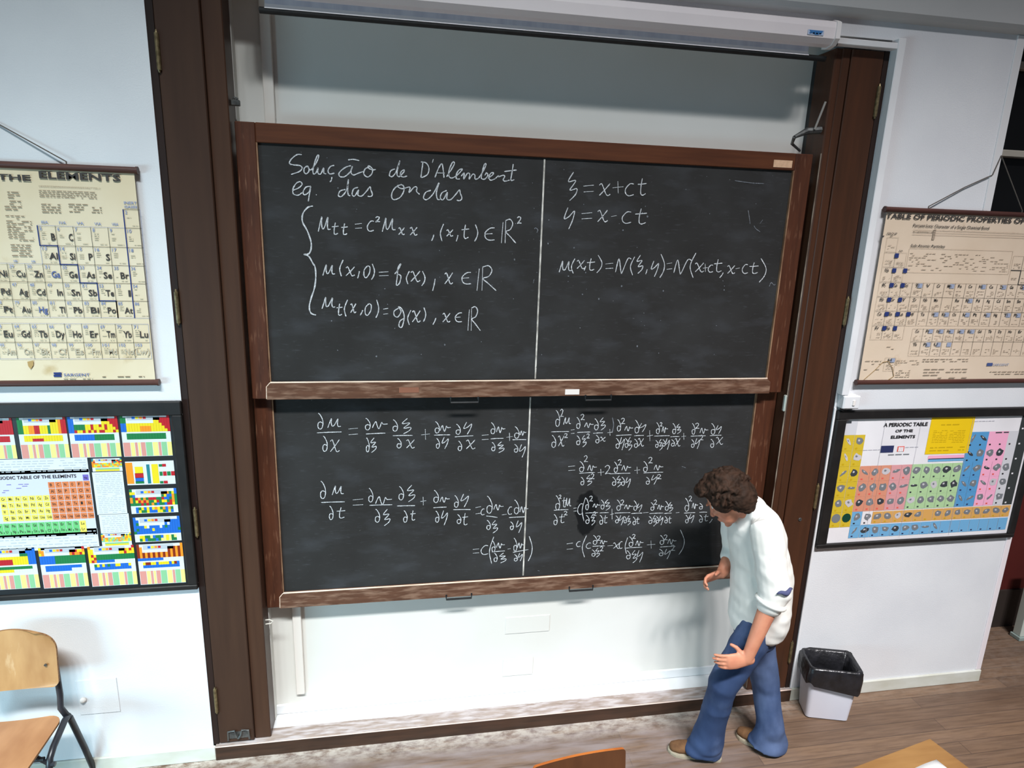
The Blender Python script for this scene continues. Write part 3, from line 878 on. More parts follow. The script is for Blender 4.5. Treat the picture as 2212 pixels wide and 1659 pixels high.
# ------------------------------------------------------------------ projection screen
t = thing('projection_screen', (.68, -.05, 3.5), 'rolled up projection screen in a white case over the blackboards', 'projection screen')
CASE = mat('screen_case_paint', (236, 228, 228), 0.4, (230, 222, 223), 3, spec=0.35)
zt, zf, zb = at(1600, 27, -.10).z, at(1600, 65, -.10).z, at(1600, 87, -.045).z
xe = at(1806, 60, -.10).x
x_l = at(528, 0, -.10).x
m = MB().prism_x([(-.012, zt + .006), (-.075, zt + .010), (-.100, zt), (-.103, (zt + zf) / 2 + .01), (-.100, zf), (-.080, zf - .020), (-.045, zb), (-.012, zb + .012)], x_l, xe)
m.build('case', CASE, t)
prof = [(-.010, zt + .012), (-.078, zt + .014), (-.106, zt), (-.108, zf), (-.084, zf - .024), (-.045, zb - .006), (-.010, zb)]
CAPM = mat('end_cap_plastic', (230, 226, 224), .4)
for xa, xb, xc in ((xe, xe + .022, xe + .040), (x_l, x_l - .022, x_l - .040)):
    MB().prism_x(prof, min(xa, xb), max(xa, xb)).build('end_cap', CAPM, t)
    MB().box(xb, xc, -.075, 0, zb + .005, zt - .012, c=.004).build('wall_bracket', BLACKMETAL, t)
bz = at(1196, 76.5, -.03).z
sx0, sx1 = at(573, 30, -.03).x, at(1744, 116, -.03).x
MB().box(sx0, sx1, -.034, -.032, bz + .022, zb + .008).build('fabric', mat('screen_fabric', (206, 206, 216), .7, (192, 192, 205), 9, (2.2, 0, 0), (.4, .6)), t)
MB().prism_x([(-.0445, bz + .006), (-.033, bz + .026), (-.030, bz + .026), (-.030, bz + .006)], sx0, sx1).build('hem', mat('screen_hem', (246, 244, 246), .6), t)
m = MB().tube([(at(561, 36, -.03).x, -.03, bz), (at(1781, 134, -.03).x, -.03, bz)], .0125, 12)
m.build('bottom_bar', BLACKMETAL, t, smooth=False)
m = MB()
a, b = at(1746, 63, -.104), at(1779, 77, -.104)
m.rect(a.x, b.x, a.z, b.z, -.1035, 0)
m.add([(a.x + .006, -.1042, a.z - .002), (b.x - .004, -.1042, a.z - .002), (b.x - .012, -.1042, a.z - .014), ((a.x + b.x) / 2 + .004, -.1042, a.z - .021), (a.x + .014, -.1042, a.z - .012)], [(0, 1, 2, 3, 4)], 1)
for k in range(4):
    xa = a.x + .008 + k * (b.x - a.x - .014) / 4
    m.rect(xa, xa + .010, b.z + .004, b.z + .009, -.1042, 1)
m.build('maker_label', [mat('label_pale_blue', (176, 190, 214), .5), mat('label_blue', (58, 118, 176), .5)], t)


# ------------------------------------------------------------------ printed lettering
_tc = {}


def glyphs(txt, bold=0.0):
    key = (txt, bold)
    if key not in _tc:
        cu = bpy.data.curves.new('lettering', 'FONT')
        cu.body = txt
        cu.offset = bold
        cu.resolution_u = 2
        o = bpy.data.objects.new('lettering', cu)
        COL.objects.link(o)
        dg = bpy.context.evaluated_depsgraph_get()
        me = bpy.data.meshes.new_from_object(o.evaluated_get(dg))
        vs = [tuple(v.co) for v in me.vertices]
        fs = [tuple(p.vertices) for p in me.polygons]
        bpy.data.objects.remove(o); bpy.data.curves.remove(cu); bpy.data.meshes.remove(me)
        xs = [v[0] for v in vs] or [0, 1]
        ys = [v[1] for v in vs] or [0, 1]
        _tc[key] = (vs, fs, min(xs), max(xs), min(ys), max(ys))
    return _tc[key]


def write(mb, txt, x0, x1, z0, z1, y, mi=0, bold=0.0, slant=0.0):
    """Lettering stretched into the rectangle x0..x1, z0..z1 (cap height) on the plane y."""
    vs, fs, a, b, c, d = glyphs(txt, bold)
    if not fs: return
    base = 0.0
    top = 0.70
    sx, sz = (x1 - x0) / (b - a), (z1 - z0) / (top - base)
    mb.add([(x0 + (v[0] - a) * sx + v[1] * slant, y, z0 + (v[1] - base) * sz) for v in vs], fs, mi)


class Page:
    """Patches and lettering placed from enlarged photo coordinates on one plane."""
    def __init__(self, o, s, y):
        self.o, self.s, self.y, self.mb = o, s, y, MB()

    def P(self, x, y):
        return at(self.o[0] + x / self.s, self.o[1] + y / self.s, self.y)

    def r(self, x0, y0, x1, y1, mi, lift=0.0):
        a, b = self.P(x0, y0), self.P(x1, y1)
        self.mb.rect(a.x, b.x, b.z, a.z, self.y - lift, mi)

    def box(self, x0, y0, x1, y1):
        a, b = self.P(x0, y0), self.P(x1, y1)
        return a.x, b.x, b.z, a.z

    def t(self, txt, x0, y0, x1, y1, mi, bold=0.0, lift=.0012, slant=0.0):
        a, b = self.P(x0, y0), Vector((self.P(x1, (y0 + y1) / 2).x, 0, self.P(x0, y1).z))
        write(self.mb, txt, a.x, b.x, b.z, a.z, self.y - lift, mi, bold, slant)


def inkmat(name, col, rough=.7):
    return mat(name, col, rough, spec=.15)


I_BLACK = inkmat('ink_black', (70, 67, 65)); I_BLUE = inkmat('ink_blue', (84, 100, 150)); I_NAVY = inkmat('ink_navy', (42, 58, 116))
I_GREY = inkmat('ink_grey', (184, 174, 150)); I_FADE = inkmat('ink_faded', (178, 170, 150)); I_LB = inkmat('ink_light_blue', (140, 152, 186))
PAPER_OLD = mat('aged_paper', (224, 212, 186), .8, (214, 198, 166), 3, (1, 1, 1), (.3, .7), spec=.1, worn=(182, 156, 108), worn_at=(.66, .80), worn_scale=5)
PAPER_OLD_R = mat('aged_paper_pinkish', (222, 204, 182), .8, (210, 190, 166), 3, (1, 1, 1), (.3, .7), spec=.1, worn=(180, 146, 104), worn_at=(.67, .80), worn_scale=5)
ROD = mat('chart_rod_wood', (84, 52, 44), .4, (66, 40, 36), 5, (.6, 6, 6), spec=.35)


def line(mb, x0, x1, z0, z1, y, w, mi):
    if abs(x1 - x0) > abs(z1 - z0): mb.rect(x0, x1, z0 - w / 2, z0 + w / 2, y, mi)
    else: mb.rect(x0 - w / 2, x0 + w / 2, z0, z1, y, mi)


def fine_print(mb, x0, x1, z0, z1, y, rows, mi, rnd, fill=.8):
    """Rows of tiny illegible print as broken dashes."""
    z0, z1 = min(z0, z1), max(z0, z1)
    h = max((z1 - z0) / rows, .002)
    for k in range(rows):
        zc = z0 + (k + .5) * h
        x = x0
        while x < x1 - .002:
            w = rnd.uniform(.35, 1.2) * h * 2.2
            if rnd.random() < fill: mb.rect(x, min(x + w, x1), zc - h * .16, zc + h * .16, y, mi)
            x += w + h * .5


# ------------------------------------------------------------------ roll up charts
def roll_chart(x0, x1, z0, z1, y, paper, label, cords):
    t = thing('roll_up_chart', ((x0 + x1) / 2, y, z0), label, 'wall chart', None)
    sheet = MB()
    n, k = 24, 10
    for i in range(n + 1):
        for j in range(k + 1):
            x, z = x0 + .012 + (x1 - x0 - .024) * i / n, z0 + (z1 - z0) * j / k
            sheet.v.append(Vector((x, y + .0035 * math.sin(3.1 * x + 1) * math.sin(math.pi * j / k) * .5, z)))
    for i in range(n):
        for j in range(k):
            a = i * (k + 1) + j
            sheet.f.append([a, a + k + 1, a + k + 2, a + 1]); sheet.m.append(0)
    sheet.build('sheet', paper, t, smooth=True)
    for z, nm in ((z1 + .004, 'top_rod'), (z0 - .002, 'bottom_rod')):
        m = MB()
        m.tube([(x0, y, z), (x1, y, z)], .0135, 14)
        for xe_ in (x0, x1): m.tube([(xe_ - .004, y, z), (xe_ + .004, y, z)], .0155, 14)
        m.build(nm, ROD, t)
    m = MB()
    for c in cords: m.tube(c, .0028, 6)
    m.build('cord', mat('string', (92, 86, 80), .9), t)
    return t


YC = -.020
lx1 = at(289, 352, YC).x * .5 + at(348, 830, YC).x * .5
c1, c2 = at(143, 349, YC), at(-40, 249, YC)
lc = roll_chart(lx1 - 1.50, lx1, at(200, 826, YC).z, at(150, 364, YC).z, YC, PAPER_OLD,
                'yellowed roll-up chart headed THE ELEMENTS, left of the blackboards',
                [[c1, (c1.x, YC, c1.z - .02)], [c1, (c2.x, -.006, c2.z)], [(c2.x, -.006, c2.z), (2 * c2.x - c1.x, YC, c1.z)]])
pg = Page((0, 250), 2.7196, YC - .0036)
m = pg.mb
rnd = random.Random(4)
x_cols = [pg.P(a, b).x for a, b in ((-150, 930), (-55, 930), (50, 930), (150, 930), (250, 930), (350, 930), (453, 930), (552, 930), (652, 930), (752, 930), (862, 930))]
rows_z = [pg.P(500, v).z for v in (542, 652, 768, 876, 982, 1086, 1186)]
cw = (x_cols[-1] - x_cols[2]) / 8
x_cols = [x_cols[-1] - cw * (10 - i) for i in range(11)]
zr = lambda i: rows_z[i]
th = .0013
def cell(c, r, num, sym, faded=False, zt=None, zb=None, x0=None, col=None):
    xa = x_cols[c] if x0 is None else x0
    zt_, zb_ = (zr(r), zr(r + 1)) if zt is None else (zt, zb)
    h = zt_ - zb_
    line(m, xa, xa, zb_, zt_, pg.y, th, 1); line(m, xa + cw, xa + cw, zb_, zt_, pg.y, th, 1)
    line(m, xa, xa + cw, zb_, zb_, pg.y, th, 1); line(m, xa, xa + cw, zt_, zt_, pg.y, th, 1)
    write(m, num, xa + cw * .10, xa + cw * (.10 + .13 * len(num)), zt_ - h * .24, zt_ - h * .06, pg.y, 1, .012)
    if sym:
        wl = .26 * len(sym) if sym not in ('I', 'Tl', 'Ti', 'Si', 'In') else .17 * len(sym)
        write(m, sym, xa + cw * (.95 - wl), xa + cw * .93, zb_ + h * .27, zb_ + h * .62, pg.y, 3 if faded else (col if col is not None else 0), .022)
    fine_print(m, xa + cw * .16, xa + cw * .42, zb_ + h * .3, zb_ + h * .72, pg.y, 4, 2, rnd, .7)
    fine_print(m, xa + cw * .45, xa + cw * .85, zb_ + h * .08, zb_ + h * .18, pg.y, 1, 2, rnd, .8)
for c, (num, sym) in enumerate((('5', 'B'), ('6', 'C'), ('7', ''), ('8', ''), ('9', ''), ('10', ''))): cell(c + 4, 1, num, sym)
cell(9, 0, '2', '')
for c, (num, sym) in enumerate((('13', 'Al'), ('14', 'Si'), ('15', 'P'), ('16', 'S'), ('17', ''), ('18', ''))): cell(c + 4, 2, num, sym)
for c, (num, sym) in enumerate((('27', 'Co'), ('28', 'Ni'), ('29', 'Cu'), ('30', 'Zn'), ('31', 'Ga'), ('32', 'Ge'), ('33', 'As'), ('34', 'Se'), ('35', 'Br'), ('36', ''))): cell(c, 3, num, sym, col=4 if sym == 'Ga' else None)
for c, (num, sym) in enumerate((('45', 'Rh'), ('46', 'Pd'), ('47', 'Ag'), ('48', 'Cd'), ('49', 'In'), ('50', 'Sn'), ('51', 'Sb'), ('52', 'Te'), ('53', 'I'), ('54', ''))): cell(c, 4, num, sym)
for c, (num, sym) in enumerate((('77', 'Ir'), ('78', 'Pt'), ('79', 'Au'), ('80', 'Hg'), ('81', 'Tl'), ('82', 'Pb'), ('83', 'Bi'), ('84', 'Po'), ('85', 'At'), ('86', ''))): cell(c, 5, num, sym, col=4 if sym == 'Hg' else None)
lz = [pg.P(500, v).z for v in (1222, 1332, 1428)]
lx = pg.P(870, 1280).x - cw * 9 + .004
for c, (num, sym) in enumerate((('63', 'Eu'), ('64', 'Gd'), ('65', 'Tb'), ('66', 'Dy'), ('67', 'Ho'), ('68', 'Er'), ('69', 'Tm'), ('70', 'Yb'), ('71', 'Lu'))): cell(0, 0, num, sym, False, lz[0], lz[1], lx + cw * c)
for c, (num, sym) in enumerate((('95', 'Am'), ('96', 'Cm'), ('97', 'Bk'), ('98', 'Cf'), ('99', 'Es'), ('100', 'Fm'), ('101', 'Md'), ('102', 'No'), ('103', '(Lw)'))): cell(0, 0, num, sym, True, lz[1], lz[2], lx + cw * c)
# stair line between metals and non-metals, and the line before the inert gases
bw = .0042
for i in range(5):
    xa = x_cols[4 + i]
    line(m, xa, xa, zr(2 + i), zr(1 + i), pg.y - .0003, bw, 5)
    if i < 4: line(m, xa - bw / 2, xa + cw + bw / 2, zr(2 + i), zr(2 + i), pg.y - .0003, bw, 5)
line(m, x_cols[8], x_cols[8], zr(6), zr(5), pg.y - .0003, bw, 5)
line(m, x_cols[9], x_cols[9], zr(6), zr(0), pg.y - .0003, bw, 5)
line(m, x_cols[9], x_cols[10], zr(0), zr(0), pg.y, th, 1)
pg.t('OF THE', -190, 334, 178, 368, 0, .030)
pg.t('ELEMENTS', 226, 326, 706, 366, 0, .030)
for k, n_ in enumerate(('IIIA', 'IVA', 'VA', 'VIA', 'VIIA')): write(m, n_, x_cols[4 + k] + cw * .25, x_cols[4 + k] + cw * .65, zr(1) + .008, zr(1) + .019, pg.y, 1, .015)
write(m, 'INERT', x_cols[9] + .006, x_cols[10] - .010, zr(0) + .022, zr(0) + .032, pg.y, 1, .02)
write(m, 'GASES', x_cols[9] + .006, x_cols[10] - .010, zr(0) + .006, zr(0) + .016, pg.y, 1, .02)
for k, n_ in enumerate(('IB', 'IIB')): write(m, n_, x_cols[2 + k] + cw * .4, x_cols[2 + k] + cw * .62, zr(3) + .006, zr(3) + .014, pg.y, 1, .015)
for bx in ((226, 408, 590, 432), (226, 432, 570, 492)):
    a_, b_, c0, d0 = pg.box(*bx); fine_print(m, a_, b_, c0, d0, pg.y, 2 if bx[3] < 440 else 4, 6, rnd, .95)
for bx in ((240, 512, 360, 576), (400, 512, 600, 576), (40, 440, 118, 490), (20, 492, 130, 560), (30, 580, 190, 660), (40, 650, 200, 740), (60, 750, 190, 832)):
    a_, b_, c0, d0 = pg.box(*bx); fine_print(m, a_, b_, c0, d0, pg.y, max(3, int((bx[3] - bx[1]) / 14)), 6, rnd, .75)
pg.r(314, 1508, 362, 1518, 5); pg.r(314, 1521, 362, 1534, 5)
pg.t('SARGENT', 374, 1514, 528, 1530, 4, .012)
a_, b_, c0, d0 = pg.box(372, 1536, 545, 1552); fine_print(m, a_, b_, c0, d0, pg.y, 1, 2, rnd)
a_, b_, c0, d0 = pg.box(600, 1526, 850, 1540); fine_print(m, a_, b_, c0, d0, pg.y, 1, 6, rnd)
st_ = [pg.P(x, y) for x, y in ((160, 1445), (195, 1438), (196, 1465), (180, 1490), (165, 1470))]
m.add([(p.x, pg.y, p.z) for p in st_], [tuple(range(5))], 7)
m.build('printing', [I_BLACK, I_LB, I_GREY, I_FADE, I_BLUE, I_NAVY, inkmat('ink_brown', (128, 112, 92)), inkmat('stain', (176, 146, 96))], lc, fix=False)

rx0 = at(1908, 448, YC).x * .5 + at(1853, 835, YC).x * .5
c1, c2 = at(2006, 446, YC), at(2163, 336, -.008)
c3 = at(2208, 455, YC)
rc = roll_chart(rx0, rx0 + 1.52, at(1980, 824, YC).z, at(2060, 460, YC).z, YC, PAPER_OLD_R,
                'yellowed roll-up chart headed TABLE OF PERIODIC PROPERTIES, right of the blackboards',
                [[c1, (c1.x, YC, c1.z - .02)], [c1, at(2085, 404, -.012), at(2130, 384, -.010), at(2144, 378, -.009), c2], [c2, c3], [c3, (c3.x, YC, c3.z - .02)]])
pg = Page((1750, 400), 3.3182, YC - .0036)
m = pg.mb
pg.t('TABLE OF PERIODIC PROPERTIES OF', 548, 200, 1546, 236, 0, .026)
pg.t('Percent Ionic Character of a Single Chemical Bond', 742, 276, 1288, 298, 0, .012)
pg.t('Sub-Atomic Particles', 724, 422, 968, 440, 0, .014)
pg.t('GROUP', 552, 338, 624, 352, 0, .014); pg.t('IA', 576, 358, 592, 370, 0, .01); pg.t('IIA', 640, 464, 664, 476, 0, .01)
a_, b_, c0, d0 = pg.box(740, 318, 1533, 400)
for k in range(3): m.rect(a_, b_, c0 + (d0 - c0) * (.35 + k * .3), c0 + (d0 - c0) * (.35 + k * .3) + .0014, pg.y, 2)
a_, b_, c0, d0 = pg.box(742, 322, 880, 344); fine_print(m, a_, b_, c0, d0, pg.y, 2, 2, rnd)
a_, b_, c0, d0 = pg.box(885, 322, 1500, 344); fine_print(m, a_, b_, c0, d0, pg.y, 2, 3, rnd, .6)
pg.r(886, 318, 890, 392, 2)
a_, b_, c0, d0 = pg.box(715, 450, 1420, 640)
for x in (a_, b_): line(m, x, x, c0, d0, pg.y, .0014, 3)
for z in (c0, d0): line(m, a_, b_, z, z, pg.y, .0014, 3)
fine_print(m, a_ + .01, b_ - .01, c0 + .01, d0 - .02, pg.y, 9, 3, rnd, .35)
# grid of cells
gx = [pg.P(a, 760).x for a in (490, 566, 640, 720)]
cwr = (pg.P(1480, 760).x - gx[0]) / 13.0
gz = [pg.P(800, v).z for v in (380, 486, 590, 694, 798, 898, 1000, 1106)]
gz = [gz[0] + (gz[-1] - gz[0]) * k / 7 for k in range(8)]
def rcell(xa, zt_, zb_, sq=None, half=None, sym=None):
    w, h = cwr, zt_ - zb_
    line(m, xa, xa, zb_, zt_, pg.y, .0013, 3); line(m, xa, xa + w, zt_, zt_, pg.y, .0013, 3); line(m, xa, xa + w, zb_, zb_, pg.y, .0013, 3)
    line(m, xa + w, xa + w, zb_, zt_, pg.y, .0013, 3)
    if sq is not None:
        m.rect(xa + w * .92, xa + w * 1.28, zt_ - h * .36, zt_ - h * .06, pg.y - .0004, sq)
    if half: m.rect(xa + w * .5, xa + w * .92, zt_ - h * .36, zt_ - h * .06, pg.y - .0002, half)
    if sym: write(m, sym, xa + w * .28, xa + w * .62, zt_ - h * .30, zt_ - h * .08, pg.y - .0005, 0, .02)
    fine_print(m, xa + w * .2, xa + w * .85, zb_ + h * .1, zb_ + h * .5, pg.y, 4, 2 if rnd.random() < .5 else 3, rnd, .55)
syms = 'K Ca Sc Ti V Cr Mn Fe Co Ni Cu Zn Ga Ge As Se Br Kr'.split()
s5 = 'Rb Sr Y Zr Nb Mo Tc Ru Rh Pd Ag Cd In Sn Sb Te I Xe'.split()
s6 = 'Cs Ba La Hf Ta W Re Os Ir Pt Au Hg Tl Pb Bi Po At Rn'.split()
rcell(gx[0], gz[0], gz[1]); rcell(gx[0], gz[1], gz[2], 4); rcell(gx[0], gz[2], gz[3], 4, None, 'Na'); rcell(gx[0] + cwr, gz[1], gz[2]); rcell(gx[0] + cwr, gz[2], gz[3], 4)
for r_, ss in ((3, syms), (4, s5), (5, s6)):
    for c, s_ in enumerate(ss):
        if c == 6 and r_ == 4: rcell(gx[0] + cwr * c, gz[r_], gz[r_ + 1]); continue
        rcell(gx[0] + cwr * c, gz[r_], gz[r_ + 1], 4 if c < 2 or (c == 2 and r_ == 5) else None, 5 if c > 2 and rnd.random() < .35 else None, s_)
for c, s_ in enumerate(('Fr', 'Ra')): rcell(gx[0] + cwr * c, gz[6], gz[7], 4, None, s_)
rcell(gx[0] + cwr * 2, gz[6], gz[7])
ly = [pg.P(1100, v).z for v in (1030, 1122, 1222)]
lx = pg.P(725, 1100).x
for c, s_ in enumerate('Ce Pr Nd Pm Sm Eu Gd Tb Dy Ho Er Tm Yb Lu'.split()): rcell(lx + cwr * c, ly[0], ly[1], None, 5 if c in (1, 2, 3, 4, 5) else None, s_)
for c, s_ in enumerate('Th Pa U Np Pu Am Cm Bk Cf Es Fm Md No Lr'.split()): rcell(lx + cwr * c, ly[1], ly[2], None, 5 if c in (1, 2, 3) else None, s_ if c < 3 else None)
for c in range(6): rcell(gx[0] + cwr * (12 + c), gz[1], gz[2]); rcell(gx[0] + cwr * (12 + c), gz[2], gz[3])
xb = gx[0] + cwr * 12
line(m, xb, xb + cwr, gz[2], gz[2], pg.y - .0003, .004, 0); line(m, xb + cwr, xb + cwr, gz[3], gz[2], pg.y - .0003, .004, 0); line(m, xb + cwr, xb + cwr * 2, gz[3], gz[3], pg.y - .0003, .004, 0)
for bx, rr in (((400, 1250, 500, 1330), 4), ((520, 1150, 600, 1180), 2), ((620, 1250, 780, 1290), 3), ((620, 1320, 710, 1380), 4), ((810, 1240, 1130, 1270), 2), ((820, 1310, 1120, 1390), 4), ((1290, 1330, 1533, 1360), 2)):
    a_, b_, c0, d0 = pg.box(*bx); fine_print(m, a_, b_, c0, d0, pg.y, rr, 3 if rnd.random() < .6 else 2, rnd, .7)
rcell(pg.P(545, 1240).x - .004, pg.P(560, 1236).z, pg.P(560, 1330).z, None, 5, 'H')
pg.r(1270, 1274, 1306, 1296, 6)
pg.t('SARGENT', 1314, 1278, 1424, 1294, 5, .01)
xq = pg.P(528, 300).x; line(m, xq, xq, pg.P(528, 360).z, pg.P(528, 240).z, pg.y, .002, 0)
p = pg.P(522, 370); m.add([(p.x - .006, pg.y, p.z + .006), (p.x + .008, pg.y, p.z + .006), (p.x, pg.y, p.z - .006)], [(0, 1, 2)], 0)
# torn mended patch at the lower left corner
pp = [pg.P(x, y) for x, y in ((385, 1395), (460, 1330), (520, 1270), (560, 1262), (590, 1310), (600, 1370), (560, 1395))]
for i in range(len(pp) - 1): m.tube([(pp[i].x, pg.y, pp[i].z), (pp[i + 1].x, pg.y, pp[i + 1].z)], .0016, 5, 7)
m.build('printing', [I_BLACK, I_BLUE, inkmat('ink_brown_grey', (164, 148, 130)), inkmat('ink_pale', (188, 171, 150)), inkmat('ink_square', (44, 58, 112)), inkmat('ink_wash', (152, 162, 184)), inkmat('ink_mark', (72, 88, 136)), inkmat('tear_line', (150, 124, 82))], rc, fix=False)


# ------------------------------------------------------------------ framed posters
def framed(x0, x1, z0, z1, xi0, xi1, zi0, zi1, label):
    t = thing('framed_poster', ((x0 + x1) / 2, 0, z0), label, 'framed poster')
    F = mat('black_frame_wood', (34, 32, 31), .5, (26, 25, 25), 12, (1, 1, 1), spec=.3)
    y0, y1 = -.026, 0.0
    for nm, b in (('bottom_rail', (x0, x1, z0, zi0)), ('top_rail', (x0, x1, zi1, z1)), ('side_rail', (x0, xi0, zi0, zi1)), ('side_rail', (xi1, x1, zi0, zi1))):
        MB().box(b[0], b[1], y0, y1, b[2], b[3], c=.004).build(nm, F, t)
    return t


YP = -.012
fx1 = -.963
fz0, fz1 = at(427, 1274, -.026).z, at(390, 868, -.026).z
ix1 = (at(365, 897, YP).x + at(402, 1258, YP).x) / 2
iz0, iz1 = at(402, 1257, YP).z, at(365, 897, YP).z
lf = framed(fx1 - 1.30, fx1, fz0, fz1, fx1 - 1.25, ix1 + .012, iz0 - .012, iz1 + .002, 'black framed poster of many small coloured periodic tables, left wall above the chair')
MB().box(fx1 - 1.25, ix1 + .012, YP + .001, YP + .004, iz0 - .012, iz1 + .002).build('mount', mat('poster_black', (22, 24, 27), .5), lf)
PAL = [('white', (206, 212, 216)), ('red', (176, 36, 44)), ('yellow', (220, 200, 40)), ('green', (34, 116, 66)), ('blue', (34, 100, 190)), ('orange', (232, 140, 40)),
       ('pale_green', (132, 186, 140)), ('pale_yellow', (220, 218, 130)), ('pale_rose', (204, 140, 130)), ('pale_grey', (176, 182, 188)), ('cell_yellow', (222, 212, 96)),
       ('cell_orange', (208, 122, 76)), ('cell_green', (104, 186, 116)), ('text_dark', (52, 46, 44)), ('purple', (110, 96, 176)), ('teal', (40, 120, 130)), ('brown_red', (126, 44, 24)), ('pale_lilac', (196, 200, 214))]
PI = {n: i for i, (n, c) in enumerate(PAL)}
pg = Page((0, 840), 3.456, YP)
m = pg.mb
rnd = random.Random(21)


def panel(x0, y0, x1, y1, style, stripes=True, seed=0):
    """One small periodic table: pale header, coloured cells, a band of two rows, striped captions."""
    r = random.Random(seed)
    a, b, c, d = pg.box(x0, y0, x1, y1)
    W, Hh = b - a, d - c
    L = lambda u: a + W * u
    T = lambda v: d - Hh * v
    q = lambda u0, v0, u1, v1, col, lift=.0004: m.rect(L(u0), L(u1), T(v1), T(v0), YP - lift, PI[col])
    q(0, 0, 1, 1, 'white', 0)
    vt = .60 if stripes else 1.0
    q(.14, .03 * vt, .80, .22 * vt, 'pale_grey')
    for i, col in enumerate(('blue', 'yellow', 'orange', 'red')): q(.24 + i * .075, .08 * vt, .30 + i * .075, .17 * vt, col, .0008)
    g0, g1 = .0, .68 * vt
    rows = 6
    for rr in range(rows):
        for cc in range(18):
            if rr == 0 and 0 < cc < 17: continue
            if rr in (1,) and 1 < cc < 12: continue
            if rr == 2 and 1 < cc < 12: continue
            col = style(cc, rr, r)
            if col is None: continue
            q(cc / 18, g0 + (g1 - g0) * rr / rows, (cc + 1) / 18 + .002, g0 + (g1 - g0) * (rr + 1) / rows, col)
    for rr in range(2):
        for cc in range(14):
            col = style(cc + 2, 6 + rr, r)
            if col: q(.10 + .80 * cc / 14, (.74 + .12 * rr) * vt, .10 + .80 * (cc + 1) / 14 + .002, (.74 + .12 * (rr + 1)) * vt, col)
    if stripes:
        xs = [0, .15, .24, .30, .36, .46, .60, .72, .78, .90, 1.0]
        cols = ['pale_rose', 'pale_yellow', 'pale_rose', 'pale_yellow', 'pale_rose', 'pale_green', 'pale_yellow', 'pale_rose', 'pale_green', 'pale_yellow']
        for i, col in enumerate(cols): q(xs[i] + .01, .66, xs[i + 1], .99, col)


def S1(c, r, k):
    if r >= 6: return 'green'
    if c < 2: return 'blue' if r > 2 else 'green'
    return 'red' if c - r > 11 else ('orange' if 7 <= c <= 10 and r > 3 else 'yellow')
def S2(c, r, k):
    if r >= 6: return 'blue' if c < 9 else 'green'
    if c < 2: return 'blue'
    return 'red' if c + (5 - r) > 17 else ('green' if c < 6 and r < 5 else ('yellow' if k.random() < .75 else 'red'))
def S3(c, r, k):
    if r >= 6: return 'yellow' if not (r == 7 and 4 < c < 9) else 'red'
    if c < 2: return 'green'
    if c > 15: return 'red'
    return 'red' if c in (6, 7) else ('green' if c == 11 and r > 2 else ('orange' if c in (4, 5, 15) else 'yellow'))
def S4(c, r, k):
    if r >= 6: return 'green' if c < 12 else 'red'
    return 'red'
def S5(c, r, k):
    if r >= 6: return k.choice(['blue', 'green', 'blue', 'orange', 'yellow'])
    return k.choice(['green', 'red', 'yellow', 'green', 'blue', 'orange'])
def S6(c, r, k):
    if r >= 6: return k.choice(['yellow', 'blue', 'yellow', 'green', 'pale_yellow'])
    return 'blue' if k.random() < .84 else k.choice(['yellow', 'green', 'white'])
def S7(c, r, k):
    if r >= 6: return 'green' if r == 6 else ('yellow' if c < 9 else 'white')
    return 'blue' if r < 2 or c > 14 else ('green' if r < 3 else ('red' if 2 < c < 9 and r > 3 else 'yellow'))
def S8(c, r, k):
    if r >= 6: return 'blue' if c < 12 or r == 6 else 'white'
    return k.choice(['red', 'orange', 'yellow']) if r < 3 else ('green' if c > 5 else 'blue')
def S9(c, r, k):
    if r >= 6: return k.choice(['yellow', 'green', 'blue']) if r == 6 else 'blue'
    return k.choice(['yellow', 'red', 'orange', 'yellow']) if r < 3 or c < 3 else ('green' if r < 5 else ('blue' if c < 10 else 'white'))
def S10(c, r, k):
    if r >= 6: return 'blue' if r == 7 else k.choice(['yellow', 'brown_red', 'blue'])
    return ('brown_red' if c % 2 == 0 else 'orange') if r < 5 else ('blue' if c < 10 else 'white')
def S11(c, r, k):
    if r >= 6: return 'pale_green' if r == 6 else 'yellow'
    return k.choice(['red', 'orange', 'yellow', 'teal']) if r < 3 else k.choice(['orange', 'yellow', 'pale_green'])


panel(-260, 220, 132, 522, S4, True, 1)
panel(-660, 220, -276, 525, S3, True, 31)
panel(118, 212, 526, 514, S3, True, 2); panel(498, 204, 908, 506, S2, True, 3); panel(890, 194, 1290, 498, S1, True, 4)
panel(-480, 1205, -104, 1490, S9, True, 32)
panel(-100, 1200, 302, 1484, S7, True, 5); panel(282, 1190, 666, 1472, S8, True, 6); panel(650, 1180, 1030, 1458, S9, True, 7); panel(1016, 1164, 1388, 1444, S10, True, 8)
panel(962, 752, 1332, 920, S5, False, 9); panel(990, 962, 1356, 1130, S6, False, 10)
panel(680, 522, 916, 612, S11, False, 11); panel(752, 1080, 986, 1164, S11, False, 12)
# block diagram at the right
for (x0, y0, x1, y1, col) in ((932, 544, 1312, 708, 'white'), (934, 552, 1004, 708, 'orange'), (1004, 582, 1070, 630, 'yellow'), (1006, 630, 1074, 664, 'red'), (1010, 664, 1076, 690, 'blue'), (1012, 690, 1078, 706, 'green'),
                              (1090, 564, 1130, 706, 'teal'), (1128, 562, 1192, 704, 'yellow'), (1184, 562, 1212, 580, 'green'), (1210, 560, 1240, 580, 'red'), (1190, 618, 1216, 648, 'green'), (1216, 616, 1246, 648, 'red'), (1246, 616, 1276, 646, 'green'),
                              (1276, 614, 1306, 646, 'red'), (1194, 688, 1222, 706, 'green'), (1222, 686, 1254, 706, 'red')):
    pg.r(x0, y0, x1, y1, PI[col], 0 if col == 'white' else .0005)
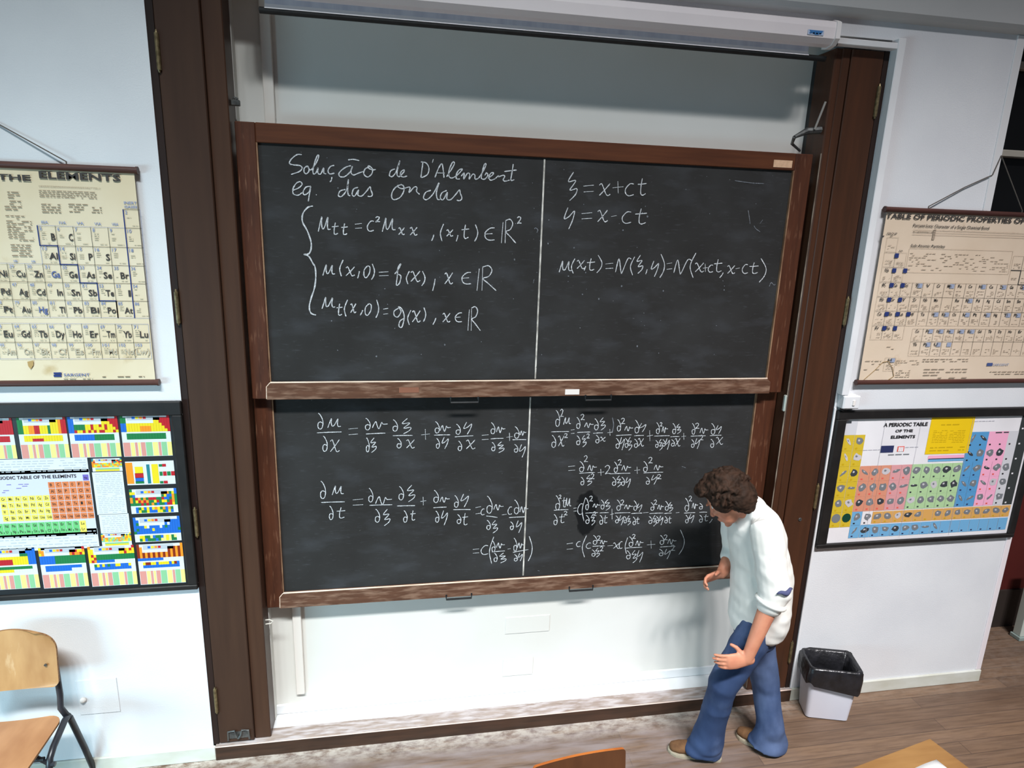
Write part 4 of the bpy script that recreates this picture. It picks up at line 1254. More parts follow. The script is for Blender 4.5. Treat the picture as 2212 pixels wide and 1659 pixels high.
# plain caption boxes
for (x0, y0, x1, y1) in ((-600, 545, 664, 622), (686, 624, 952, 932), (736, 938, 976, 1072), (-560, 1096, 744, 1184)):
    pg.r(x0, y0, x1, y1, PI['white'])
    a_, b_, c0, d0 = pg.box(x0 + 20, y0 + 8, x1 - 14, y1 - 8)
    fine_print(m, a_, b_, c0, d0, YP - .0004, max(4, int((y1 - y0) / 14)), PI['pale_grey'], rnd, .9)
# main table in the middle of the sheet
pg.r(-600, 634, 728, 1086, PI['pale_lilac'])
pg.t('PERIODIC TABLE OF THE ELEMENTS', -60, 656, 572, 680, PI['text_dark'], .018)
pg.r(616, 640, 664, 682, PI['purple'], .0005); pg.t('Ne', 628, 654, 652, 672, PI['text_dark'], 0, .0012)
a_, b_, c0, d0 = pg.box(-160, 716, 320, 772); fine_print(m, a_, b_, c0, d0, YP - .0005, 5, PI['purple'], rnd, .25)
rowsY = [(690, 742), (742, 792), (792, 840), (840, 886), (886, 930), (930, 972)]
Z0, Z1 = pg.P(500, 690).z, pg.P(560, 972).z
XO0, XO1 = (pg.P(358, 700).x + pg.P(392, 970).x) / 2, (pg.P(668, 690).x + pg.P(712, 965).x) / 2
XY1 = XO0
cwp = (XO1 - XO0) / 6
rh = (Z1 - Z0) / 6
OR = [['B', 'C', 'N', 'O', 'F', 'Ne'], ['Al', 'Si', 'P', 'S', 'Cl', 'Ar'], ['Ga', 'Ge', 'As', 'Se', 'Br', 'Kr'], ['In', 'Sn', 'Sb', 'Te', 'I', 'Xe'], ['Tl', 'Pb', 'Bi', 'Po', 'At', 'Rn'], ['Uut', 'Uuq', 'Uup', 'Uuh', 'Uus', 'Uuo']]
YR = [['Cr', 'Mn', 'Fe', 'Co', 'Ni', 'Cu', 'Zn'], ['Mo', 'Tc', 'Ru', 'Rh', 'Pd', 'Ag', 'Cd'], ['W', 'Re', 'Os', 'Ir', 'Pt', 'Au', 'Hg'], ['Sg', 'Bh', 'Hs', 'Mt', 'Uun', 'Uuu', 'Uub']]
def pcell(x, ztop, sym, col):
    m.rect(x + .0012, x + cwp - .0012, ztop + rh + .0012, ztop - .0012, YP - .0005, PI[col])
    if sym: write(m, sym, x + cwp * .28, x + cwp * (.42 + .16 * len(sym)), ztop + rh * .68, ztop + rh * .24, YP - .0010, PI['text_dark'], .012)
for r_, row in enumerate(OR):
    for c, s_ in enumerate(row): pcell(XO0 + c * cwp, Z0 + r_ * rh, s_, 'cell_orange')
for r_, row in enumerate(YR):
    for c, s_ in enumerate(row): pcell(XO0 - (7 - c) * cwp, Z0 + (r_ + 2) * rh, s_, 'cell_yellow')
zg = pg.P(300, 994).z
for r_, row in enumerate(('Pr Nd Pm Sm Eu Gd Tb Dy Ho Er Tm Yb Lu'.split(), 'Pa U Np Pu Am Cm Bk Cf Es Fm Md No Lr'.split())):
    for c, s_ in enumerate(row):
        x = pg.P(645, 1020).x - (13 - c) * cwp * .98
        pcell(x, zg + r_ * rh * .92, s_, 'cell_yellow' if c == 12 else 'cell_green')
m.build('poster_print', [inkmat('poster_' + n, c, .45) for n, c in PAL], lf, fix=False)

# right hand poster
gx0, gx1 = 2.331, at(2190, 1158, -.026).x + .004
gz0, gz1 = (at(1763, 1190, -.026).z + at(2190, 1158, -.026).z) / 2, at(1816, 888, -.026).z
jx0 = (at(1827, 905, YP).x + at(1782, 1177, YP).x) / 2
jz0, jz1 = (at(1782, 1177, YP).z + at(2180, 1148, YP).z) / 2, at(1827, 905, YP).z
rf = framed(gx0, gx1, gz0, gz1, jx0, gx1 - .045, jz0, jz1, 'black framed poster titled A PERIODIC TABLE OF THE ELEMENTS above the waste bin')
MB().box(jx0, gx1 - .045, YP + .001, YP + .004, jz0, jz1).build('mount', mat('poster_white_sheet', (222, 220, 222), .5, (232, 230, 232), 4, spec=.25), rf)
PAL2 = [('yellow', (206, 178, 52)), ('peach', (212, 144, 118)), ('pink', (214, 154, 156)), ('green', (172, 204, 154)), ('blue', (88, 152, 200)), ('rose', (240, 172, 200)), ('pale', (206, 206, 210)),
        ('dark', (58, 62, 62)), ('amber', (212, 162, 92)), ('sky', (112, 170, 210)), ('white', (228, 226, 228)), ('text', (44, 42, 44)), ('photo_grey', (118, 122, 126)), ('photo_dark', (62, 66, 70)),
        ('photo_pale', (196, 192, 196)), ('navy', (48, 54, 92)), ('red', (224, 96, 84)), ('card_yellow', (234, 196, 30)), ('teal_dark', (24, 66, 52)), ('text_faint', (180, 180, 188)), ('photo_gold', (178, 140, 48)), ('dark_yellow', (196, 162, 24))]
Q = {n: i for i, (n, c) in enumerate(PAL2)}
pg = Page((1720, 860), 4.1484, YP)
m = pg.mb
rnd = random.Random(8)
px0 = jx0 + .004
# cell grid from the photo: 18 columns, first cell column at the left edge of the sheet
gX0 = px0 + .004
gX1 = pg.P(2006, 620).x
cwq = (gX1 - gX0) / 18
zz = [pg.P(470, 332).z, pg.P(470, 470).z, pg.P(470, 610).z, pg.P(440, 745).z, pg.P(415, 885).z, pg.P(395, 1025).z]
rhq = (zz[-1] - zz[0]) / 5
zrow = [zz[0] + rhq * i for i in range(7)]


def sample(x, z, w, h, r):
    """A little photograph of a specimen: an irregular lump or rod."""
    kind = r.random()
    col = r.choice(['photo_grey', 'photo_dark', 'photo_grey', 'photo_pale', 'photo_grey'])
    pts = []
    n_ = 9
    if kind < .25: ax, az, ro = w * .42, h * .10, r.uniform(-1.2, 1.2)
    elif kind < .55: ax, az, ro = w * .42, h * .25, r.uniform(-.4, .4)
    else: ax, az, ro = w * .37, h * .28, r.uniform(-1, 1)
    for k in range(n_):
        t_ = 2 * math.pi * k / n_
        s_ = r.uniform(.7, 1.1)
        u, v = ax * math.cos(t_) * s_, az * math.sin(t_) * s_
        pts.append((x + u * math.cos(ro) - v * math.sin(ro), YP - .0012, z + u * math.sin(ro) + v * math.cos(ro)))
    m.add(pts, [tuple(range(n_))], Q[col])
    m.add([(x + (p[0] - x) * .30 - w * .06, YP - .0014, z + (p[2] - z) * .30 + h * .05) for p in pts], [tuple(range(n_))], Q['photo_pale' if col != 'photo_pale' else 'photo_grey'])


def ecell(c, ztop, h, col, photo=True, dot='text', x=None, gap=.0022):
    xa = gX0 + c * cwq if x is None else x
    m.rect(xa, xa + cwq - gap, ztop + h + gap * .3, ztop, YP - .0005, Q[col])
    if photo: sample(xa + cwq * .5, ztop + h * .40, cwq, abs(h), rnd)
    m.rect(xa + cwq * .22, xa + cwq * .40, ztop + h * .90, ztop + h * .80, YP - .0011, Q[dot])


for c in (0, 1):
    for r_ in range(5): ecell(c, zrow[r_], rhq, 'yellow', True, 'dark_yellow')
    ecell(c, zrow[5], rhq, 'yellow', False, 'dark_yellow')
for k, col in ((0, 'photo_grey'), (1, 'teal_dark')):
    cx, cz = gX0 + cwq * (k + .5), zrow[5] + rhq * .38
    m.add([(cx + cwq * .42 * math.cos(t * .449), YP - .0012, cz + cwq * .42 * math.sin(t * .449)) for t in range(14)], [tuple(range(14))], Q[col])
for r_ in (2, 3, 4):
    for c in range(2, 18):
        col = 'peach' if c < 5 else 'pink' if c < 7 else 'green' if c < 12 else 'blue' if c < 14 else 'rose' if c < 16 else 'pale' if c < 17 else 'dark'
        if c == 17 and r_ == 2: pass
        dot = {'peach': 'red', 'pink': 'red', 'green': 'photo_dark', 'blue': 'navy', 'rose': 'red', 'pale': 'text', 'dark': 'white'}[col]
        ecell(c, zrow[r_], rhq, col, col != 'dark', dot, gap=.0015 if c < 16 else .0)
for r_ in (0, 1):
    for c in range(12, 18):
        col = 'blue' if c < 14 else 'rose' if c < 16 else 'pale' if c < 17 else 'dark'
        ecell(c, zrow[r_] + rhq * 0.0, rhq, col, col == 'blue' or (col == 'rose' and r_ == 1), 'text' if col != 'dark' else 'white', gap=.0)
ecell(17, zrow[0] - rhq, rhq, 'dark', False, 'white')
a_, b_, c0, d0 = pg.box(1790, 292, 1900, 322); fine_print(m, a_, b_, c0, d0, YP - .0012, 1, Q['photo_dark'], rnd, .9)
for c in range(2): ecell(2 + c, zrow[5], rhq * .92, 'sky' if c == 0 else 'white', True, 'text')
zl = zrow[5] + rhq * .06
for c in range(14):
    ecell(4 + c, zl, rhq * .80, 'amber', c not in (5,), 'dark_yellow')
za = zl + rhq * .80 + (-.006)
for c in range(16):
    ecell(2 + c, za, rhq * .86, 'sky', c < 9, 'navy')
# headings
pg.r(436, 198, 534, 330, Q['pale']); pg.r(446, 206, 494, 226, Q['photo_dark'], .0006)
pg.t('A PERIODIC TABLE', 786, 224, 1176, 256, Q['text'], .035)
pg.t('OF THE', 890, 282, 1044, 306, Q['text'], .035)
pg.t('ELEMENTS', 850, 336, 1064, 362, Q['text'], .035)
pg.r(1216, 172, 1536, 492, Q['card_yellow'], .0006)
a_, b_, c0, d0 = pg.box(1300, 225, 1484, 250); fine_print(m, a_, b_, c0, d0, YP - .0012, 1, Q['dark_yellow'], rnd, .95)
for bx in ((1232, 286, 1340, 400), (1380, 286, 1496, 400)):
    a_, b_, c0, d0 = pg.box(*bx); fine_print(m, a_, b_, c0, d0, YP - .0012, 8, Q['dark_yellow'], rnd, .9)
a_, b_, c0, d0 = pg.box(1200, 432, 1500, 476); fine_print(m, a_, b_, c0, d0, YP - .0012, 2, Q['dark_yellow'], rnd, .95)
pg.r(760, 428, 866, 486, Q['navy'], .0006)
pg.r(910, 432, 962, 478, Q['red'], .0006)
for k in range(3): pg.r(918 + k * 15, 438, 924 + k * 15, 478, Q['white'], .0010)
a_, b_, c0, d0 = pg.box(826, 494, 1020, 516); fine_print(m, a_, b_, c0, d0, YP - .0008, 1, Q['photo_grey'], rnd, .95)
pg.r(1184, 516, 1500, 540, Q['rose'], .0004)
pg.r(1184, 544, 1500, 560, Q['sky'], .0004)
for bx in ((600, 458, 750, 470), (980, 432, 1090, 446), (1600, 200, 1800, 212)):
    a_, b_, c0, d0 = pg.box(*bx); fine_print(m, a_, b_, c0, d0, YP - .0008, 1, Q['text_faint'], rnd, .9)
# fold lines of the unfolded sheet
for vx in (762, 1080, 1535): 
    p = pg.P(vx, 420); line(m, p.x, p.x, jz0 + .01, jz1 - .01, YP - .0016, .0014, Q['text_faint'])
m.build('poster_print', [inkmat('print_' + n, c, .45) for n, c in PAL2], rf, fix=False)


# ------------------------------------------------------------------ waste bin
bp = [atz(1743, 1551, 0), atz(1829, 1560, 0)]
bin_ = thing('waste_bin', (2.47, -.12, 0), 'white waste bin with a black liner bag standing by the right baseboard', 'bin')
PLAST = mat('white_plastic', (214, 214, 222), .45, (206, 206, 216), 3, spec=.4)
BAG = mat('black_liner_film', (22, 22, 24), .28, (34, 34, 38), 22, spec=.6, bump=.9, bscale=34)
E_ = [(bp[1] - bp[0]).x, (bp[1] - bp[0]).y]
L_ = math.hypot(*E_)
ux, uy = E_[0] / L_, E_[1] / L_
vx, vy = -uy, ux


def ringpts(cx, cy, hw, hd, z, r, n=6):
    pts = []
    for k, (sx, sy) in enumerate(((1, 1), (-1, 1), (-1, -1), (1, -1))):
        for i in range(n + 1):
            t_ = math.pi / 2 * (k + i / n)
            lx, ly = sx * (hw - r) + r * math.cos(t_), sy * (hd - r) + r * math.sin(t_)
            pts.append(Vector((cx + ux * lx + vx * ly, cy + uy * lx + vy * ly, z)))
    return pts


def ringloft(mb, rings, cap0=False, cap1=False, mi=0):
    n = len(rings[0])
    fs = []
    for i in range(len(rings) - 1):
        for k in range(n):
            fs.append((i * n + k, i * n + (k + 1) % n, (i + 1) * n + (k + 1) % n, (i + 1) * n + k))
    if cap0: fs.append(tuple(range(n))[::-1])
    if cap1: fs.append(tuple(range((len(rings) - 1) * n, len(rings) * n)))
    return mb.add([p for r in rings for p in r], fs, mi)


mid = (bp[0] + bp[1]) / 2
bw_, bd_ = L_ / 2 + .008, .072
bx_, by_ = mid.x + vx * bd_, mid.y + vy * bd_
BH = .345
tw, td = bw_ + .020, bd_ + .024
m = MB()
ringloft(m, [ringpts(bx_, by_, bw_ - .008, bd_ - .008, 0.0, .02), ringpts(bx_, by_, bw_, bd_, .008, .022), ringpts(bx_, by_, tw, td, BH, .03),
             ringpts(bx_, by_, tw - .006, td - .006, BH, .028), ringpts(bx_, by_, bw_ - .010, bd_ - .010, .02, .02)], True, True)
m.build('body', PLAST, bin_)
m = MB()
rnd = random.Random(5)
def wob(ring, a, dz=0.0):
    return [p + Vector((rnd.uniform(-a, a), rnd.uniform(-a, a), rnd.uniform(-a, a) + dz * math.sin(i * 1.1))) for i, p in enumerate(ring)]
low = ringpts(bx_, by_, tw + .012, td + .012, BH - .115, .034)
lowr = []
for i, p in enumerate(low):
    w_ = (p - Vector((bx_, by_, 0)))
    lx = w_.x * ux + w_.y * uy
    lowr.append(p + Vector((0, 0, .012 * math.sin(i * .8) - .018 * lx / tw)))
ringloft(m, [lowr, wob(ringpts(bx_, by_, tw + .014, td + .014, BH - .06, .036), .004), wob(ringpts(bx_, by_, tw + .010, td + .010, BH - .004, .036), .003),
             wob(ringpts(bx_, by_, tw + .002, td + .002, BH + .012, .034), .003), wob(ringpts(bx_, by_, tw - .014, td - .014, BH + .002, .03), .003),
             wob(ringpts(bx_, by_, tw - .026, td - .026, BH - .10, .03), .006), wob(ringpts(bx_, by_, bw_ - .02, bd_ - .02, .10, .03), .008),
             ringpts(bx_, by_, bw_ - .03, bd_ - .03, .045, .03)], False, True)
m.build('liner_bag', BAG, bin_, smooth=True)

# ------------------------------------------------------------------ school chairs
PLY = mat('beech_plywood', (186, 144, 96), .42, (160, 116, 72), 5, (2.2, 2.2, .8), (.3, .7), spec=.35, worn=(204, 172, 132), worn_at=(.62, .74), worn_scale=7, worn_stretch=(3, 3, .8))
PLY_SEAT = mat('beech_plywood_seat', (182, 134, 94), .42, (158, 110, 74), 5, (2.2, 1, 1), (.3, .7), spec=.35)
PLY_SHADE = mat('shaded_plywood', (88, 54, 32), .5, (74, 44, 26), 5, (3, 3, .8), (.3, .7), spec=.35)  # shade on the front chair's face put into the dark brown colour
PLY_EDGE = mat('plywood_edge', (166, 120, 76), .6, (128, 88, 54), 40, (.3, .3, 4), spec=.2)
FRAME_M = mat('black_chair_tube', (34, 36, 42), .35, (44, 46, 52), 20, spec=.5)


def curved_panel(w, h, t_, bend, corner, M, bow=0.0, n=20, k=22, corner_low=None):
    """Plywood shell, local x across, z up, thickness along y, bent about z; rounded corners. bow lifts the top edge."""
    mb = MB()
    grid = []
    for j in range(k + 1):
        v = -math.cos(math.pi * j / k)
        row = []
        for i in range(n + 1):
            u = -1 + 2 * i / n
            hw = w / 2
            cr_ = corner if v > 0 or corner_low is None else corner_low
            ez = max(0, abs(v) * h / 2 - (h / 2 - cr_)) / cr_
            shrink = cr_ * (1 - math.sqrt(max(0, 1 - min(1, ez) ** 2)))
            x = u * (hw - shrink)
            zt_ = v * h / 2 + bow * (1 - u * u) * (1 if v > 0 else 1) * abs(v) * (1 if v > 0 else -1)
            row.append((x, bend * (u * u) , zt_))
        grid.append(row)
    n1 = n + 1
    for s in (0, 1):
        for row in grid:
            for (x, y, z) in row: mb.v.append(M @ Vector((x, y + (t_ if s else 0), z)))
    N = (k + 1) * n1
    for j in range(k):
        for i in range(n):
            a = j * n1 + i
            mb.f.append([a, a + 1, a + n1 + 1, a + n1]); mb.m.append(0)
            mb.f.append([N + a, N + a + n1, N + a + n1 + 1, N + a + 1]); mb.m.append(0)
    edge = [i for i in range(n1)] + [j * n1 + n for j in range(1, k + 1)] + [k * n1 + i for i in range(n - 1, -1, -1)] + [j * n1 for j in range(k - 1, 0, -1)]
    for q in range(len(edge)):
        a, b = edge[q], edge[(q + 1) % len(edge)]
        mb.f.append([a, N + a, N + b, b]); mb.m.append(1)
    return mb


PLY_EDGE_DK = mat('orange_plywood_edge', (186, 108, 50), .5, (160, 88, 40), 30, (.3, .3, 4), spec=.3)


def school_chair(loc, rot, label, ply, seatm, hs=.45, ht=.80, w=.40, hb=.255, bend=-.030, corner=.05, bow=.012, edge=None, rivets=True):
    """Tube framed chair; local +y is the way the back points, front at -y."""
    t = thing('school_chair', loc, label, 'chair')
    Mw = Matrix.Translation(Vector(loc)) @ Matrix.Rotation(rot, 4, 'Z')
    back = Mw @ Matrix.Translation(Vector((0, .225, ht - hb / 2 - .01))) @ Matrix.Rotation(-.13, 4, 'X')
    curved_panel(w, hb, .012, bend, corner, back, bow, corner_low=min(corner, .028)).build('backrest', [ply, edge or PLY_EDGE], t, smooth=False)
    seat = Mw @ Matrix.Translation(Vector((0, .0, hs))) @ Matrix.Rotation(math.pi / 2 - .05, 4, 'X')
    curved_panel(w * .98, .39, .011, .006, .06, seat).build('seat', [seatm, edge or PLY_EDGE], t, smooth=False)
    for s in (-1, 1):
        x = s * (w / 2 - .018)
        xo = s * (w / 2 + .006)
        m = MB()
        m.tube([Mw @ Vector(p) for p in ((x - s * .02, .232, ht - .13), (x - s * .008, .228, ht - hb * .75), (x, .212, hs + .10), (x, .200, hs + .04), (xo, .195, hs - .005))], .0135, 10)
        m.build('back_upright', FRAME_M, t, smooth=True)
        m = MB()
        m.tube([Mw @ Vector(p) for p in ((xo, .198, hs - .012), (xo, .215, hs - .03), (xo, .30, .20), (xo, .36, .004))], .0142, 10)
        m.build('leg', FRAME_M, t, smooth=True)
        m = MB()
        m.tube([Mw @ Vector(p) for p in ((xo, .205, hs - .008), (xo, .17, hs - .006), (xo, .05, hs - .04), (xo, .01, hs - .065), (xo, -.005, hs - .10), (xo, -.035, .004))], .0142, 10)
        m.build('leg', FRAME_M, t, smooth=True)
        m = MB()
        m.tube([Mw @ Vector(p) for p in ((xo, .0, hs - .085), (x * .82, .0, hs - .03))], .009, 8)
        m.tube([Mw @ Vector(p) for p in ((xo - s * .0, .0, hs - .085), (xo + s * .024, .0, hs - .088))], .011, 8)
        m.build('seat_bracket', FRAME_M, t)
        if not rivets: continue
        m = MB()
        m.tube([Mw @ Vector(p) for p in ((s * (w / 2 - .05), .20, ht - hb * .62), (s * (w / 2 - .05), .1945, ht - hb * .62))], .006, 10)
        m.build('rivet', STEEL, t)
    m = MB()
    m.tube([Mw @ Vector((-w / 2 + .01, .0, hs - .055)), Mw @ Vector((w / 2 - .01, .0, hs - .055))], .010, 8)
    m.build('cross_tube', FRAME_M, t)
    return t


HS = .475
ap = atz(141, 1553, HS - .01)
school_chair((ap.x - .196, ap.y - .19, 0), .03, 'beech plywood school chair with black tube legs against the left wall', PLY, PLY_SEAT, HS, .912, .40, .262, -.030, .085, .012)
# front chair: only the top of its back rises into the picture
FH = .84
pa, pb = atz(1155, 1652, FH), atz(1352, 1612, FH)
ang = math.atan2(pb.y - pa.y, pb.x - pa.x)
cxm, cym = (pa.x + pb.x) / 2, (pa.y + pb.y) / 2
rotf = ang
wv = (pb - pa).length
fy = Vector((-math.sin(rotf), math.cos(rotf), 0))
school_chair((cxm - fy.x * .232 + .0, cym - fy.y * .232, 0), rotf, 'dark stained plywood chair whose backrest top shows at the bottom edge', PLY_SHADE, PLY_SHADE, .46, FH - .004, wv + .005, .22, -.004, .014, .006, PLY_EDGE_DK, False)

# ------------------------------------------------------------------ table corner at the lower right
TZ = .74
tc_ = atz(2009, 1596, TZ)
te = atz(1852, 1655, TZ) - tc_
te.z = 0; te.normalize()
tf = Vector((-te.y, te.x, 0))
if tf.y > 0: tf = -tf
tf = (tf + Vector((.02, 0, 0))).normalized()
tab = thing('table', (tc_.x, tc_.y, 0), 'light brown wooden table whose corner shows at the lower right', 'table')
LTOP = 1.10
DTOP = .62
pts = [tc_, tc_ + te * LTOP, tc_ + te * LTOP + tf * DTOP, tc_ + tf * DTOP]
TOPM = mat('table_top_veneer', (152, 114, 68), .45, (130, 92, 52), 4, (1, 6, 1), (.3, .7), spec=.35)
EDGEM = mat('table_edge_wood', (146, 84, 44), .5, spec=.3)
m = MB().add([(p.x, p.y, TZ - .026) for p in pts] + [(p.x, p.y, TZ) for p in pts], [(0, 1, 2, 3), (4, 5, 6, 7), (0, 1, 5, 4), (1, 2, 6, 5), (2, 3, 7, 6), (3, 0, 4, 7)])
for i in (2, 3, 4, 5): m.m[i] = 1
m.build('table_top', [TOPM, EDGEM], tab)
m = MB()
c0 = (pts[0] + pts[2]) / 2
def inset(p, d): return c0 + (p - c0) * d
ip = [inset(p, .86) for p in pts]
for i in range(4):
    a, b = ip[i], ip[(i + 1) % 4]
    nn = Vector((-(b - a).y, (b - a).x, 0)).normalized() * .009
    m.add([(q.x, q.y, z) for z in (TZ - .085, TZ - .027) for q in (a + nn, b + nn, b - nn, a - nn)], [(0, 1, 2, 3), (4, 5, 6, 7), (0, 1, 5, 4), (1, 2, 6, 5), (2, 3, 7, 6), (3, 0, 4, 7)])
m.build('apron', EDGEM, tab)
for p in pts:
    q = inset(p, .86)
    MB().tube([(q.x, q.y, TZ - .027), (q.x, q.y, .0)], .016, 12).build('leg', FRAME_M, tab)
# paper lying on it
pc = atz(2000, 1651, TZ + .004)
pw = pc + tf * .11
m = MB()
n_ = 6
for i in range(n_ + 1):
    for j in range(n_ + 1):
        u, v = i / n_, j / n_
        p = pc + te * (u * .20 - .06) + tf * (v * .26)
        z = TZ + .003 + .012 * max(0, .5 - v) * (1 + math.sin(u * 5)) * .5
        m.v.append(Vector((p.x, p.y, z)))
for i in range(n_):
    for j in range(n_):
        a = i * (n_ + 1) + j
        m.f.append([a, a + 1, a + n_ + 2, a + n_ + 1]); m.m.append(0)
po = m.build('paper_sheet', mat('white_paper', (236, 236, 234), .7), None, smooth=True)
sm_ = po.modifiers.new('thickness', 'SOLIDIFY'); sm_.thickness = .001; sm_.offset = 1
tag(po, 'white sheet of paper lying on the light brown table', 'paper')


# ------------------------------------------------------------------ the lecturer
def loft(mb, pts, radii, ref, n=18, caps=True):
    """Closed tapering tube. radii: (a, b) with a along ref and b across it."""
    pts = [Vector(p) for p in pts]
    ref = Vector(ref)
    P, R = [], []
    def rr(i): return radii[i] if isinstance(radii[i], tuple) else (radii[i], radii[i])
    if caps:
        d0 = (pts[0] - pts[1]).normalized(); d1 = (pts[-1] - pts[-2]).normalized()
        for f in (.96, .75, .4):
            h = math.sqrt(1 - f * f)
            a, b = rr(0); P.append(pts[0] + d0 * min(a, b) * f); R.append((a * h, b * h))
    for i, p in enumerate(pts): P.append(p); R.append(rr(i))
    if caps:
        for f in (.4, .75, .96):
            h = math.sqrt(1 - f * f)
            a, b = rr(len(pts) - 1); P.append(pts[-1] + d1 * min(a, b) * f); R.append((a * h, b * h))
    rings = []
    for i, p in enumerate(P):
        t_ = (P[min(i + 1, len(P) - 1)] - P[max(i - 1, 0)]).normalized()
        a = (ref - t_ * ref.dot(t_))
        a = a.normalized() if a.length > 1e-4 else t_.orthogonal().normalized()
        b = t_.cross(a)
        rings.append([p + a * R[i][0] * math.cos(2 * math.pi * k / n) + b * R[i][1] * math.sin(2 * math.pi * k / n) for k in range(n)])
    ringloft(mb, rings, True, True)


def ball(mb, c, ax, n=16, k=10):
    """Ellipsoid with three axis vectors."""
    c = Vector(c); A, B, D = (Vector(v) for v in ax)
    rings = []
    for j in range(1, k):
        t_ = math.pi * j / k
        rings.append([c + D * math.cos(t_) + (A * math.cos(2 * math.pi * i / n) + B * math.sin(2 * math.pi * i / n)) * math.sin(t_) for i in range(n)])
    ringloft(mb, rings, True, True)


def fuse(name, mb, mats, parent, voxel=.006, smooth=4, disp=None, paint=None):
    """Melt overlapping closed shapes into one continuous surface."""
    src = mb.build(name + '_src', [], None)
    r = src.modifiers.new('remesh', 'REMESH'); r.mode = 'VOXEL'; r.voxel_size = voxel
    if smooth:
        s_ = src.modifiers.new('smooth', 'SMOOTH'); s_.factor = .5; s_.iterations = smooth
    dg = bpy.context.evaluated_depsgraph_get()
    me = bpy.data.meshes.new_from_object(src.evaluated_get(dg))
    old = src.data
    bpy.data.objects.remove(src); bpy.data.meshes.remove(old)
    me.name = name
    if disp:
        nor = [v.normal.copy() for v in me.vertices]
        for v, nn in zip(me.vertices, nor): v.co += nn * disp(v.co, nn)
    off = origin_of(parent)
    me.transform(Matrix.Translation(-off))
    me.materials.clear()
    for m_ in (mats if isinstance(mats, (list, tuple)) else [mats]): me.materials.append(m_)
    if paint:
        for p in me.polygons: p.material_index = paint(p.center + off)
    me.polygons.foreach_set('use_smooth', [True] * len(me.polygons))
    me.update()
    o = bpy.data.objects.new(name, me)
    COL.objects.link(o); o.parent = parent
    return o


man = thing('person', (1.74, -.32, 0), 'person in a white long-sleeved shirt and blue jeans bending towards the lower blackboard', 'person')
SKIN = mat('skin', (206, 142, 112), .5, (192, 122, 96), 14, (1, 1, 1), (.3, .7), spec=.35)
SHIRT = mat('white_cotton', (232, 230, 224), .8, (226, 224, 216), 5, spec=.15)
DENIM = mat('blue_denim', (54, 72, 106), .8, (44, 58, 88), 5, (1, 1, .5), (.35, .65), spec=.15, worn=(104, 122, 158), worn_at=(.44, .74), worn_scale=3.2, worn_stretch=(1, 1, .7))
HAIR = mat('dark_brown_hair', (62, 44, 34), .7, (38, 28, 22), 26, (1, 1, 1), (.3, .7), spec=.12)

shL, elL, wrL = Vector((1.705, -.455, 1.405)), Vector((1.757, -.515, 1.085)), at(1613, 1425, -.53)
shR, elR, wrR = Vector((1.735, -.125, 1.395)), Vector((1.775, -.10, 1.09)), Vector((1.665, -.185, 1.005))
neck0, neck1 = Vector((1.728, -.29, 1.412)), Vector((1.632, -.298, 1.448))
hc = Vector((1.572, -.305, 1.483))              # head centre
hf = Vector((-.46, .54, -.70)).normalized()    # where the face looks: left and down
hl = Vector((-.75, -.85, .0)); hl = (hl - hf * hl.dot(hf)).normalized()
hu = hf.cross(hl); hu = -hu if hu.z < 0 else hu
H = lambda f, l, u: hc + hf * f + hl * l + hu * u
hipL, hipR = Vector((1.80, -.395, .84)), Vector((1.84, -.235, .83))
kL, kR = at(1562, 1480, -.405), at(1655, 1485, -.275)
aL, aR = Vector((1.615, -.335, .085)), Vector((1.984, -.350, .085))

b = MB()
# skull, face, jaw
ball(b, H(-.012, 0, .030), (hf * .093, hl * .076, hu * .085))
ball(b, H(.030, 0, -.028), (hf * .062, hl * .060, hu * .078))
ball(b, H(.040, 0, -.078), (hf * .048, hl * .046, hu * .036))
ball(b, H(.072, 0, -.104), (hf * .020, hl * .022, hu * .016))           # chin
loft(b, [H(.082, 0, .018), H(.100, 0, -.014), H(.112, 0, -.030)], [(.009, .010), (.011, .012), (.014, .014)], hl, 12)
for s in (-1, 1):
    ball(b, H(.106, s * .012, -.032), (hf * .011, hl * .009, hu * .008))
    ball(b, H(.074, s * .034, .030), (hf * .014, hl * .026, hu * .008))    # brow
    ball(b, H(.064, s * .040, -.024), (hf * .020, hl * .018, hu * .018))   # cheek
    loft(b, [H(-.012, s * .074, .018), H(-.020, s * .084, .002), H(-.010, s * .078, -.028)], [(.010, .017), (.007, .020), (.007, .010)], hl, 12)   # ear
ball(b, H(.094, 0, -.062), (hf * .010, hl * .024, hu * .007))
ball(b, H(.090, 0, -.074), (hf * .010, hl * .020, hu * .007))
loft(b, [neck0 + Vector((.015, 0, -.05)), neck0, neck1, H(-.03, 0, -.03)], [(.070, .066), (.058, .056), (.054, .055), (.055, .058)], hl)
# trunk, legs
pel = (hipL + hipR) / 2 + Vector((0, 0, .06))
loft(b, [pel + Vector((0, 0, -.06)), pel + Vector((0, 0, .10)), Vector((1.80, -.30, 1.12)), Vector((1.765, -.29, 1.29)), Vector((1.735, -.29, 1.38))],
     [(.10, .15), (.095, .14), (.10, .14), (.105, .16), (.07, .13)], (1, 0, 0))
for s, e, w in ((shL, elL, wrL), (shR, elR, wrR)):
    loft(b, [Vector((1.735, -.29, 1.375)), s, s.lerp(e, .5), e, e.lerp(w, .25), e.lerp(w, .65), w], [.060, .056, .048, .040, .044, .035, (.024, .030)], (0, 1, 0), 14)
for h_, k_, a_ in ((hipL, kL, aL), (hipR, kR, aR)):
    loft(b, [h_, h_.lerp(k_, .5), k_, k_.lerp(a_, .35), a_], [.082, .070, .054, .052, .036], (1, 0, 0), 14)


